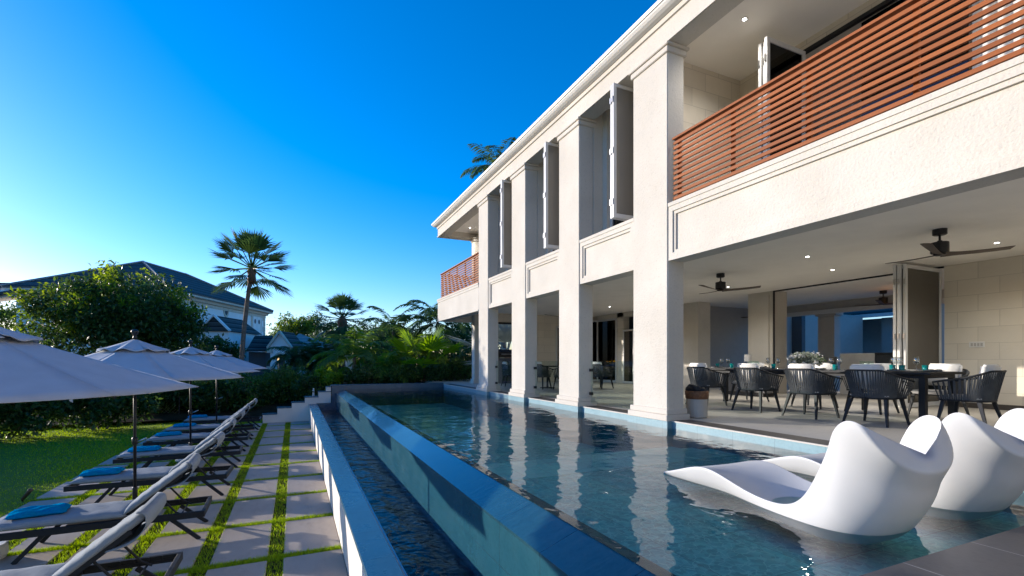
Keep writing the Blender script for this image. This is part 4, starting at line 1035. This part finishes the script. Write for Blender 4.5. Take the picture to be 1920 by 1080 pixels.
for a in (45, 135, 225, 315): MB().tube([(q.x+.12*math.cos(R(a)), q.y+.12*math.sin(R(a)), .62), (q.x+.2*math.cos(R(a)), q.y+.2*math.sin(R(a)), 0)], .014, 6).build('leg', M['black'], st)
sb = thing('sideboard', 'low dark sideboard in the back room carrying a white lamp', 'sideboard', (*at(1402, 700, 12.5).xy, 0)); q = sb.location
MB().box(q.x-.25, q.x+.25, q.y-.7, q.y+.7, .1, .72).build('cabinet', M['interior_dark'], sb, bevel=.01); MB().box(q.x-.2, q.x+.2, q.y-.6, q.y+.6, 0, .099).build('plinth', M['black'], sb)
lp = thing('table_lamp', 'small table lamp with white drum shade in front of the pale pier', 'lamp', (q.x, q.y, .722))
MB().lathe([(.0, 0), (.07, .0), (.07, .015), (.012, .02), (.012, .18), (.0, .18)], (q.x, q.y, .722), 14).build('stand', M['steel'], lp); MB().lathe([(.09, .16), (.085, .34), (.08, .34), (.085, .16)], (q.x, q.y, .722), 18).build('shade', M['white_pillow'], lp)
# ---- far patio seats behind the pillars
for x, y, rz, lb in ((9.1, 13.0, -80, 'dark armchair with sunlit top behind the glass between the two nearest pillars'), (7.15, 13.6, -60, 'patterned blue grey armchair behind the glass between the two middle pillars'), (7.75, 13.1, 40, 'grey armchair at right of the round table between the two middle pillars'), (6.95, 15.4, -100, 'dark armchair with white seat top behind the glass between the two farthest pillars')):
    c = copy_tree(c0, None, (x, y, 0), R(rz), lb); c['category'] = 'armchair'; c['group'] = 'armchairs on the far patio'; c.name = 'patio_armchair'
rt = thing('round_table', 'small dark round table between armchairs on the far patio', 'table', (7.6, 13.9, 0))
MB().lathe([(.0, .70), (.42, .70), (.42, .73), (.0, .73)], (7.6, 13.9, 0), 28).build('tabletop', M['charcoal'], rt)
MB().lathe([(.25, .0), (.25, .02), (.035, .04), (.03, .70)], (7.6, 13.9, 0), 20).build('pedestal', M['charcoal'], rt)
bq = thing('barbecue', 'black barbecue against the far patio wall beside the pale palm leaf', 'barbecue', (7.7, 17.2, 0))
MB().box(7.2, 8.4, 17.3, 17.8, .0, 1.0).build('cabinet', M['interior_dark'], bq, bevel=.01)
m = MB(); m.loft([[(x, 17.32, 1.02), (x, 17.34, 1.22), (x, 17.5, 1.34), (x, 17.7, 1.3), (x, 17.78, 1.02)] for x in (7.22, 8.38)]); m.build('hood', M['black'], bq)
MB().tube([(7.4, 17.28, 1.15), (8.2, 17.28, 1.15)], .015, 8).build('handle', M['steel'], bq)
# ---- balcony furniture behind the slats
for px, py, d, rz, lb in ((1600, 245, 6.5, 150, 'lounge chair with pale arms behind the teak slats above the dining table'), (1770, 190, 6.4, 200, 'dark slatted lounge chair with white pillow behind the teak slats near the sheer curtain')):
    q = at(px, py, d); c = thing('lounge_chair', lb, 'lounge chair', (q.x, q.y, 3.203), 0, 'balcony lounge chairs'); dk = 'white' not in lb or True
    off = Vector((q.x, q.y, 3.203)); ca, sa = math.cos(R(rz)), math.sin(R(rz))
    def pt_(x, y, z): return off+Vector((x*ca-y*sa, x*sa+y*ca, z))
    for s_ in (-1, 1): MB().tube([pt_(s_*.32, -.35, 0), pt_(s_*.32, -.30, .55), pt_(s_*.32, .30, .58), pt_(s_*.32, .36, 0)], .018, 8).build('arm_frame', M['white_pillow' if 'pale' in lb else 'charcoal'], c, smooth=True)
    m = MB()
    for k in range(12): m.bar(pt_(-.30+k*.0545, .34, .36), pt_(-.30+k*.0545, -.25, .30), .035, .012); m.bar(pt_(-.30+k*.0545, -.25, .30), pt_(-.30+k*.0545, -.48, .85), .035, .012, (0,1,0))
    m.build('slat_seat', M['charcoal'], c)
# ---- small garden lights
gl = thing('garden_spotlight', 'brown tilted garden spotlight on a short stake at the lawn edge', 'garden light', at(48, 945, 6.95))
q = at(42, 936, 7.05); e = at(58, 918, 7.05)
MB().tube([q, q.lerp(e, .9), e], [.022, .028, .030], 12).build('barrel', M['fan_wood'], gl, smooth=True)
MB().tube([(q.x, q.y, TZ-.02), (q.x, q.y, q.z+.01)], .014, 8).build('stake', M['dark_metal'], gl)
q = at(590, 741, 17.2); bl_ = thing('bollard_light', 'small glass bollard light standing on the stepped wall', 'garden light', (.62, 17.95, -.33))
x, y, z = bl_.location
MB().lathe([(.0, 0), (.045, .0), (.045, .02), (.035, .03), (.035, .17), (.04, .18), (.03, .22), (.0, .225)], (x, y, z), 14).build('body', M['steel'], bl_, smooth=True)
MB().lathe([(.0, .225), (.02, .226), (.02, .27), (.0, .275)], (x, y, z), 12).build('cap', M['white_paint'], bl_)
q = at(9, 1046, 5.03); dt = thing('drum_stool', 'small white drum stool at the left edge beside the second lounger', 'stool', (q.x-.15, q.y, TZ))
MB().lathe([(.0, .0), (.15, .0), (.17, .05), (.165, .13), (.15, .15), (.0, .135)], dt.location, 28).build('body', M['white_paint'], dt, smooth=False)

# ================================================================== VILLA ACROSS THE GARDEN
def ld(l, d, z): return Vector((l*CS+d*SN, d*CS-l*SN, z))
U2 = Vector((-.061, 1)).normalized(); V2 = Vector((-1, -.061)).normalized()
VO = (-22.8, 32.0)
def vp(u, v, z): return ld(VO[0]+U2.x*u+V2.x*v, VO[1]+U2.y*u+V2.y*v, z)
EZ, RZ, G0 = 5.76, 8.46, -1.3; LU, LV = 15.8, 10.6
vil = thing('villa', 'white villa with dark hipped tile roof and arched porch behind the leafy tree', 'house', vp(8, 5, G0))
e_ = .55; m = MB(); m.loft([[vp(e_, e_, z), vp(LU-e_, e_, z), vp(LU-e_, LV-e_, z), vp(e_, LV-e_, z)] for z in (G0, EZ-.02)]); m.build('wall', M['villa_white'], vil)
a, b, c, d = (vp(u, v, EZ) for u, v in ((0,0),(LU,0),(LU,LV),(0,LV))); r0, r1 = vp(LV/2, LV/2, RZ), vp(LU-LV/2, LV/2, RZ)
m = MB(); m.quad(a, b, r1, r0); m.quad(b, c, r1); m.quad(c, d, r0, r1); m.quad(d, a, r0); dz = Vector((0,0,-.10))
m.quad(d+dz, c+dz, b+dz, a+dz)
for p, q in ((a,b),(b,c),(c,d),(d,a)): m.quad(p, q, q+dz, p+dz)
m.build('roof', M['dark_tiles'], vil, weld=True)
m = MB()
for p, q in ((a, r0), (b, r1), (d, r0)): m.tube([p+Vector((0,0,.02)), q+Vector((0,0,.03))], .10, 6)
m.tube([r0, r1], .1, 6); m.build('ridge_tiles', M['pale_tiles'], vil)
m = MB(); m.loft([[vp(-.0+k, k, z), vp(LU-k, k, z), vp(LU-k, LV-k, z), vp(k, LV-k, z)] for k, z in ((.02, EZ-.105), (.02, EZ-.24), (.3, EZ-.30), (.36, EZ-.48), (.5, EZ-.52), (.5, EZ-.75))]); m.build('cornice', M['villa_stone'], vil)
def quoins(u, v):
    m = MB()
    for k in range(12):
        w = .55 if k % 2 else .35; z = G0+.3+k*.52
        m.loft([[vp(u-.03, v-.03, zz), vp(u+w, v-.03, zz), vp(u+w, v+w, zz), vp(u-.03, v+w, zz)] if u < 1 else [vp(u-w, v-.03, zz), vp(u+.03, v-.03, zz), vp(u+.03, v+w, zz), vp(u-w, v+w, zz)] for zz in (z, z+.48)])
    m.build('quoins', M['villa_stone'], vil)
quoins(e_, e_); quoins(LU-e_, e_)
m = MB()
for k in range(12):
    w = .75 if k % 2 else .45; z = G0+.3+k*.52; m.loft([[vp(e_-.03, LV-e_-w, zz), vp(e_+.4, LV-e_-w, zz), vp(e_+.4, LV-e_+.03, zz), vp(e_-.03, LV-e_+.03, zz)] for zz in (z, z+.48)])
m.build('quoins', M['villa_stone'], vil)
def wallhit(px, py):   # on the long side wall (v = e_)
    best = None
    for i in range(4000):
        u = LU*i/4000; p = vp(u, e_, 0); dd = p.x*SN+p.y*CS; l = p.x*CS-p.y*SN; x = 960+900*l/dd
        if best is None or abs(x-px) < best[0]: best = (abs(x-px), u, CAMZ-(py-675)*dd/900)
    return best[1], best[2]
u, z = wallhit(423, 582)
m = MB(); m.loft([[vp(u+.28*k*math.cos(t), e_-y_, z+.42*k*math.sin(t)) for t in np.linspace(0, 2*math.pi, 25)[:-1]] for k, y_ in ((1.35, .0), (1.35, .08), (1.0, .08), (1.0, .01))], caps=False); o = m.build('oval_window', M['villa_stone'], vil)
MB().loft([[vp(u+.28*math.cos(t), e_-y_, z+.42*math.sin(t)) for t in np.linspace(0, 2*math.pi, 25)[:-1]] for y_ in (.015, .03)]).build('pane', M['interior_dark'], o)
u, z = wallhit(480, 614)
def vbox(u0, u1, v0, v1, z0, z1): return [[vp(u0, v0, z_), vp(u1, v0, z_), vp(u1, v1, z_), vp(u0, v1, z_)] for z_ in (z0, z1)]
o = MB().loft(vbox(u-1.0, u+1.0, e_-.06, e_-.001, z-2.2, z+1.5)).build('window_surround', M['villa_stone'], vil)
for du in (-.75, .03):
    s_ = MB().loft(vbox(u+du, u+du+.72, e_-.10, e_-.061, z-2.1, z+1.0)).build('shutter', M['villa_white'], o)
    MB().loft([[vp(u+du+.36+.16*math.cos(t), e_-y_, z+.55+.22*math.sin(t)) for t in np.linspace(0, 2*math.pi, 17)[:-1]] for y_ in (.101, .115)]).build('vent_hole', M['interior_dark'], s_)
# front gable piece at the far left
m = MB(); g0 = at(-60, 478, 30); 
m.loft([[at(-90, 545, 30.5), at(37, 543, 31.5), at(37, 554, 31.5), at(-90, 570, 30.5)], [at(-90, 545, 30.5)+Vector((0,1.5,0)), at(37, 543, 31.5)+Vector((0,1.5,0)), at(37, 554, 31.5)+Vector((0,1.5,0)), at(-90, 570, 30.5)+Vector((0,1.5,0))]]); m.build('porch_beam', M['villa_white'], vil)
m = MB(); m.loft([[at(-90, 565, 30.2), at(38, 541, 31.3), at(38, 546, 31.3), at(-90, 572, 30.2)], [at(-90, 530, 33), at(38, 530, 33.4), at(38, 535, 33.4), at(-90, 537, 33)]]); m.build('porch_roof', M['dark_tiles'], vil)
m = MB()
for px in (-70, 34): q = at(px, 560, 31.2); m.box(q.x-.2, q.x+.2, q.y-.2+.5, q.y+.2+.5, G0, q.z)
each(m, 'porch_post', 'villa_white', vil)
# small gabled wing, its hip and the arched porch
def wp(l, d, u, v, z): return ld(l+U2.x*u+V2.x*v, d+U2.y*u+V2.y*v, z)
wl0 = (-21.1, 34.0)
def wq(u, v, z): return wp(*wl0, u, v, z)
zr_, ze_, hw_ = 4.09, 2.97, 1.10
m = MB(); A0, A1 = wq(0, 0, zr_), wq(3.9, 0, zr_); B0, B1 = wq(0, -hw_, ze_), wq(5.0, -hw_, ze_); C0, C1 = wq(0, hw_, ze_), wq(5.0, hw_, ze_)
m.quad(A0, B0, B1, A1); m.quad(A0, A1, C1, C0); m.quad(A1, B1, C1); m.quad(B0, C0, C1, B1); m.quad(A0, C0, B0); m.build('wing_roof', M['dark_tiles'], vil, weld=True)
m = MB()
for q in (B0, C0): m.bar(A0+Vector((0,-.05,.02)), q+Vector((0,-.05,.02)), .22, .12)
m.build('verge', M['villa_white'], vil)
m = MB(); m.loft([[wq(.2, -hw_+.2, z), wq(4.6, -hw_+.2, z), wq(4.6, hw_, z), wq(.2, hw_, z)] for z in (G0, ze_-.01)]); m.build('wing_wall', M['villa_white'], vil)
m = MB(); k0, k1 = at(462, 656, 35), at(500, 656, 36.5); t0, t1 = at(478, 629, 36.5), at(512, 629, 38); dz = Vector((0,0,-.12)); m.loft([[k0, k1, t1, t0], [k0+dz, k1+dz, t1+dz, t0+dz]]); m.build('lean_to_roof', M['dark_tiles'], vil)
m = MB(); m.loft([[(q.x, q.y, z) for q in (k0+Vector((.1,.6,0)), k1+Vector((-.1,.6,0)), t1, t0)] for z in (G0, k0.z-.13)]); m.build('lean_to_wall', M['interior_dark'], vil)
por = thing('arched_porch', 'white arched garden porch with gabled top and stone trim below the fan palm', 'porch', at(525, 720, 35.5))
ox = at(525, 700, 35.5); ux = Vector((.93, -.36, 0)).normalized(); uy = Vector((.36, .93, 0)).normalized()
def pq(x, y, z): return Vector((ox.x, ox.y, 0))+ux*x+uy*y+Vector((0,0,z))
def pextr(poly, y0, y1): return [[pq(x, y, z) for x, z in poly] for y in (y0, y1)]
aw, ah, hw2, top = .36, .95, .70, 1.95
arch = [(-aw, G0)]+[(-aw, ah)]+[(-aw*math.cos(t), ah+aw*1.25*math.sin(t)) for t in np.linspace(.2, math.pi-.2, 9)]+[(aw, ah)]+[(aw, G0)]
lft = [(-hw2, G0)]+[(-hw2, top)]+[(0, top+1.0)]; 
m = MB(); half = arch[:len(arch)//2+1]
polyL = [(-hw2, top), (-hw2, G0)]+half+[(0, top+1.0)]; polyR = [(-x, z) for x, z in polyL][::-1]
m.loft(pextr(polyL, 0, .4)); m.loft(pextr(polyR, 0, .4)); m.build('wall', M['villa_white'], por, weld=True)
m = MB(); mid = arch[1:-1]; mo = [(x*1.3, ah+(z-ah)*1.25 if z > ah else z) for x, z in mid]
for (p0, p1, q0, q1) in zip(mid[:-1], mid[1:], mo[:-1], mo[1:]): m.loft([[pq(p0[0], -.04, p0[1]), pq(p1[0], -.04, p1[1]), pq(q1[0], -.04, q1[1]), pq(q0[0], -.04, q0[1])], [pq(p0[0], -.001, p0[1]), pq(p1[0], -.001, p1[1]), pq(q1[0], -.001, q1[1]), pq(q0[0], -.001, q0[1])]])
m.build('arch_trim', M['villa_stone'], por)
m = MB()
for s_ in (-1, 1): m.bar(pq(s_*(hw2+.16), -.05, top-.12), pq(0, -.05, top+1.06), .3, .14); m.loft(pextr([(s_*.52, top-.5), (s_*(hw2+.2), top-.5), (s_*(hw2+.2), top-.12), (s_*.52, top-.12)], -.12, -.002)); m.loft(pextr([(s_*.5, .2), (s_*(hw2+.22), .2), (s_*(hw2+.22), .45), (s_*.5, .45)], -.12, -.002))
m.build('stone_trim', M['villa_stone'], por)
m = MB()
for s_ in (-1, 1): m.loft([[pq(s_*(hw2+.18), y, top-.06) for y in (-.1, 2.6)][::1]+[pq(0, y, top+1.12) for y in (2.6, -.1)], [pq(s_*(hw2+.18), y, top-.16) for y in (-.1, 2.6)]+[pq(0, y, top+1.02) for y in (2.6, -.1)]])
m.build('roof', M['dark_tiles'], por)
m = MB(); m.loft(pextr([(-hw2+.05, G0), (hw2-.05, G0), (hw2-.05, top-.1), (-hw2+.05, top-.1)], 1.4, 1.6)); m.build('back_wall', M['interior_dark'], por)
pav = thing('pavilion', 'small white pavilion with pale hipped tile roof right of the arched porch', 'pavilion', at(585, 700, 42))
ap_ = at(561, 625, 43); m = MB(); A, B, C, D = at(531, 652, 41), at(632, 655, 41.5), at(640, 648, 47), at(548, 645, 47); zz = A.z
pts = [Vector((q.x, q.y, zz)) for q in (A, B, C, D)]; a2 = Vector((ap_.x, ap_.y, ap_.z)); 
for i in range(4): m.quad(pts[i], pts[(i+1) % 4], a2)
m.quad(*pts[::-1]); m.build('roof', M['pale_tiles'], pav, weld=True)
cen = sum(pts, Vector())/4; m = MB(); m.loft([[(cen.x+(q.x-cen.x)*.88, cen.y+(q.y-cen.y)*.88, z) for q in pts] for z in (G0, zz-.01)]); m.build('wall', M['villa_white'], pav)
gp = thing('garden_pillar', 'short white garden pillar with pale cap among the palms behind the pool', 'pillar', (*at(655, 720, 24).xy, -.3)); q = gp.location
MB().box(q.x-.16, q.x+.16, q.y-.16, q.y+.16, -.5, 1.08).build('shaft', M['villa_white'], gp); MB().box(q.x-.3, q.x+.3, q.y-.3, q.y+.3, 1.081, 1.16).build('cap', M['villa_white'], gp, bevel=.01)
# wire gate in the hedge
gt = thing('wire_gate', 'low wire mesh gate in the hedge behind the far loungers', 'gate', (*at(305, 790, 16.6).xy, TZ)); q = gt.location; gx = Vector((.92, -.35, 0)).normalized()
m = MB()
for s_ in (-.55, .55): m.tube([q+gx*s_, q+gx*s_+Vector((0,0,.95))], .02, 8)
for z in (.05, .92): m.tube([q-gx*.55+Vector((0,0,z)), q+gx*.55+Vector((0,0,z))], .015, 6)
m.build('frame', M['dark_metal'], gt)
m = MB()
for k in range(-9, 10):
    for s_ in (1, -1):
        a = q+gx*max(-.55, min(.55, k*.12))+Vector((0,0,.06)); x1 = k*.12+s_*.85; xe = max(-.55, min(.55, x1)); t = abs(xe-max(-.55, min(.55, k*.12)))/.85
        if t > .05: m.bar(a, q+gx*xe+Vector((0,0,.06+.85*t)), .006, .006)
m.build('mesh', M['steel'], gt)

# ================================================================== PLANTS
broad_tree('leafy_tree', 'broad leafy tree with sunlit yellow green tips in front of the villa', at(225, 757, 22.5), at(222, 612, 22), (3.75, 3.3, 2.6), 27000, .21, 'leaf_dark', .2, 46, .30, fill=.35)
P = clump_points(at(205, 588, 21.6), (3.8, 3.0, 2.7), 2800, 46, .14, 0); V, F = leaves(P, .22, .36)  # paler leaf clumps towards upper left put backlit tips into the colour
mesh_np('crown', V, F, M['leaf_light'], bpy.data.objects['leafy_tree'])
palm('fan_palm', 'tall fan palm with leaning bare trunk rising above the villa', at(449, 790, 24), at(472, 503, 24), 'fan', 34, 2.15, 'palm_leaf', (.125, .09), el=(-.65, 1.5), droop=.12, spread=2.0, bend=-.25, bark='bark', skirt=.8)
palm('fan_palm', 'fan palm with full round crown above the dark trees left of the pool end', at(655, 760, 30), at(642, 598, 30), 'fan', 34, 1.95, 'palm_leaf', (.18, .13), el=(-1.1, 1.4), droop=.2, spread=2.1, bark='bark', skirt=1.0)
palm('fan_palm', 'small bright fan palm with pleated sunlit leaves behind the pool corner', at(797, 722, 21), at(794, 690, 21), 'fan', 9, 2.2, 'palm_bright' if 'palm_bright' in M else 'leaf_bright', (.05, .04), el=(.1, 1.3), droop=.12)
palm('silver_fan_palm', 'pale silver fan palm behind the far patio pillar', at(965, 725, 22.5), at(950, 668, 22.5), 'fan', 14, 2.9, 'palm_silver', (.28, .26), el=(-.1, 1.3), droop=.08)
FP = [('feather palm with arching dark fronds against the sky left of the house', 738, 622, 26, 720, 17, 2.5, 'palm_leaf', (-.2, 1.45), 2.1),
      ('tallest feather palm of the group, drooping fronds touching the house corner', 820, 606, 25, 725, 19, 2.7, 'palm_leaf', (-.3, 1.45), 2.1),
      ('green feather palm with long arching fronds behind the middle of the pool end', 665, 668, 22, 728, 15, 2.3, 'palm_green', (.05, 1.4), 1.7),
      ('sunlit yellow green feather palm right of the garden pillar', 720, 690, 21, 728, 12, 1.7, 'palm_green', (.0, 1.3), 1.6),
      ('feather palm with upright fronds below the tallest palm crown', 785, 665, 23, 725, 14, 2.0, 'palm_green', (.0, 1.35), 1.4),
      ('dark date palm with stiff fronds in front of the pavilion', 602, 672, 30, 740, 26, 1.9, 'palm_leaf', (-.6, 1.4), 1.4),
      ('dark arching palm between the porch and the pavilion', 556, 672, 29, 745, 18, 1.8, 'palm_leaf', (-.3, 1.35), 2.0),
      ('small dark palm at the foot of the arched porch', 520, 716, 27, 748, 14, 1.5, 'palm_leaf', (-.1, 1.3), 1.7),
      ('low cycad like palm with bright upright fronds beside the garden pillar', 640, 716, 20.5, 730, 12, 1.0, 'palm_green', (.2, 1.35), .8)]
for lb, px, py, d, pb, nf, sz, mt, el, dr in FP:
    b_ = at(px-4, pb+12, d); palm('feather_palm', lb, b_, at(px, py, d), 'feather', nf, sz, mt, (.11, .08), el=el, droop=dr, leaf=.62 if sz > 1.2 else .36, wid=.075, group=None, nl=30, hang=.65)
q = at(938, 318, 30); palm('royal_palm', 'palm with drooping fronds showing above the house roof', (q.x+.4, q.y+.3, -.2), (q.x, q.y, q.z), 'feather', 15, 2.9, 'palm_leaf', (.2, .15), el=(-.2, 1.3), droop=1.7, leaf=.75, wid=.06, nl=44, hang=.7)
palm('feather_palm', 'light green palm at the left edge in front of the villa porch', at(40, 760, 20), at(35, 690, 20), 'feather', 14, 1.9, 'palm_green', (.12, .1), el=(-.2, 1.2), droop=1.3)
# background trees
BT = [(545, 628, 55, 2.9, 2.3, 'leaf', 'rounded tree with sunlit left edge behind the arched porch'), (585, 622, 58, 3.6, 2.6, 'leaf_dark', 'dark broad tree behind the pavilion'), (700, 640, 46, 3.2, 2.6, 'leaf_dark', 'dark tree right of the round crowned fan palm'),
      (620, 655, 50, 2.8, 2.4, 'leaf_dark', 'dark tree under the round crowned fan palm'), (765, 655, 40, 2.6, 2.1, 'leaf_dark', 'dark tree between the two feather palm crowns'), (865, 640, 34, 1.9, 1.9, 'leaf_dark', 'dark feathery tree under the house corner balcony'), (505, 650, 60, 2.2, 1.5, 'leaf_dark', 'low distant tree right of the villa corner'),
      (10, 600, 40, 3.5, 1.6, 'leaf', 'tree at the left edge behind the villa porch'), (395, 668, 27, 1.6, 1.3, 'leaf_dark', 'dark bush tree left of the leaning palm trunk'), (330, 690, 24, 2.0, 1.2, 'leaf_dark', 'low dark tree beside the leafy tree'), (740, 690, 30, 3.0, 1.5, 'leaf_dark', 'dense dark bush mass behind the pool end palms'), (860, 690, 26, 2.6, 1.4, 'leaf_dark', 'dark bush mass beside the far patio pillar')]
for px, py, d, rx, rz_, mt, lb in BT:
    c = at(px, py, d); broad_tree('garden_tree', lb, (c.x, c.y, max(-1.2, c.z-rz_-1.2)), c, (rx, rx, rz_), 4200, .22 if d < 35 else .3, mt, .14, 26, .32, fill=.3)
for px, py, d, rx, rz_ in ((560, 612, 54.5, 2.2, 1.5),):
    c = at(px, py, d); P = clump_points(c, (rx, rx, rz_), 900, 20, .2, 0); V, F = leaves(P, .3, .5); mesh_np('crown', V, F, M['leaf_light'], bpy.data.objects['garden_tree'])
# hedge along the back of the lawn
HG = [(-14.4, 13.9, 1.75), (-12.5, 14.8, 1.7), (-10.6, 15.6, 1.75), (-8.8, 16.3, 1.7), (-7.0, 17.1, 1.65), (-5.3, 18.2, 1.6), (-4.5, 20.6, 1.5), (-2.4, 20.4, 1.35)]
HL = ['leftmost in view dark hedge shrub under the nearest parasol canopy', 'dark hedge shrub with yellow leaf spots along the lawn', 'dark hedge shrub above the bare soil patch', 'dark hedge shrub left of the nearest visible pole', 'dark hedge shrub right of the nearest visible pole', 'dark hedge shrub at the left of the wire gate', 'dark hedge shrub behind the wire gate', 'dark hedge shrub right of the wire gate behind the farthest lounger']
for i, (x, y, h) in enumerate(HG):
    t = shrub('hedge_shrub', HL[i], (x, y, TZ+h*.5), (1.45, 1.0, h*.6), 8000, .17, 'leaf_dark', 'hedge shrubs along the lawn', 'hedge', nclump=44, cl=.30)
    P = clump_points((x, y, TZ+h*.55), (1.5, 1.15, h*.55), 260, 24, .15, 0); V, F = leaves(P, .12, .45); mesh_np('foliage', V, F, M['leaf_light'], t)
SH = [(345, 735, 18.8, 1.1, .9, 'leaf', 'fine leaved shrub behind the farthest parasol pole'), (400, 735, 19.4, 1.1, .9, 'leaf_dark', 'dark shrub behind the third parasol canopy'), (455, 738, 19.6, 1.0, .85, 'leaf', 'shrub with red blossoms behind the farthest lounger'),
      (505, 735, 19.4, .95, .85, 'leaf', 'green shrub left of the lowest wall step'), (548, 728, 19.6, .9, .9, 'leaf', 'tall green shrub behind the middle wall steps'), (580, 735, 19.0, .6, .7, 'leaf_dark', 'dark shrub behind the upper wall steps'),
      (612, 712, 19.6, .6, .45, 'leaf_bright', 'bright yellow green shrub above the top wall step'), (690, 706, 20.2, 1.1, .42, 'leaf_dark', 'low dark planting behind the left of the pool end'), (750, 704, 20.6, 1.1, .45, 'leaf', 'low planting with white specks behind the pool end'), (815, 700, 21.2, 1.0, .5, 'leaf_dark', 'low planting behind the pool corner'), (862, 698, 21.6, .9, .55, 'leaf_dark', 'shrub left of the far patio pillar'), (425, 762, 18.3, .8, .55, 'leaf_dark', 'low shrub behind the far loungers'), (475, 765, 18.6, .7, .5, 'leaf', 'low green shrub left of the lowest wall step'), (378, 768, 17.9, .7, .5, 'leaf', 'low green shrub between the farthest parasol pole and the wire gate')]
for px, py, d, r_, h, mt, lb in SH:
    c = at(px, py, d); shrub('garden_shrub', lb, c, (r_, r_, h), 4200, .13, mt, None, 'shrub', nclump=30, cl=.34)
t = [o for o in bpy.data.objects if o.name.startswith('garden_shrub') and 'red blossoms' in o.get('label', '')][0]
P = clump_points(at(450, 728, 18.9), (1.3, .5, .5), 60, 12, .1, 0); V, F = leaves(P, .09, .8); mesh_np('blossoms', V, F, M['blossom'], t)
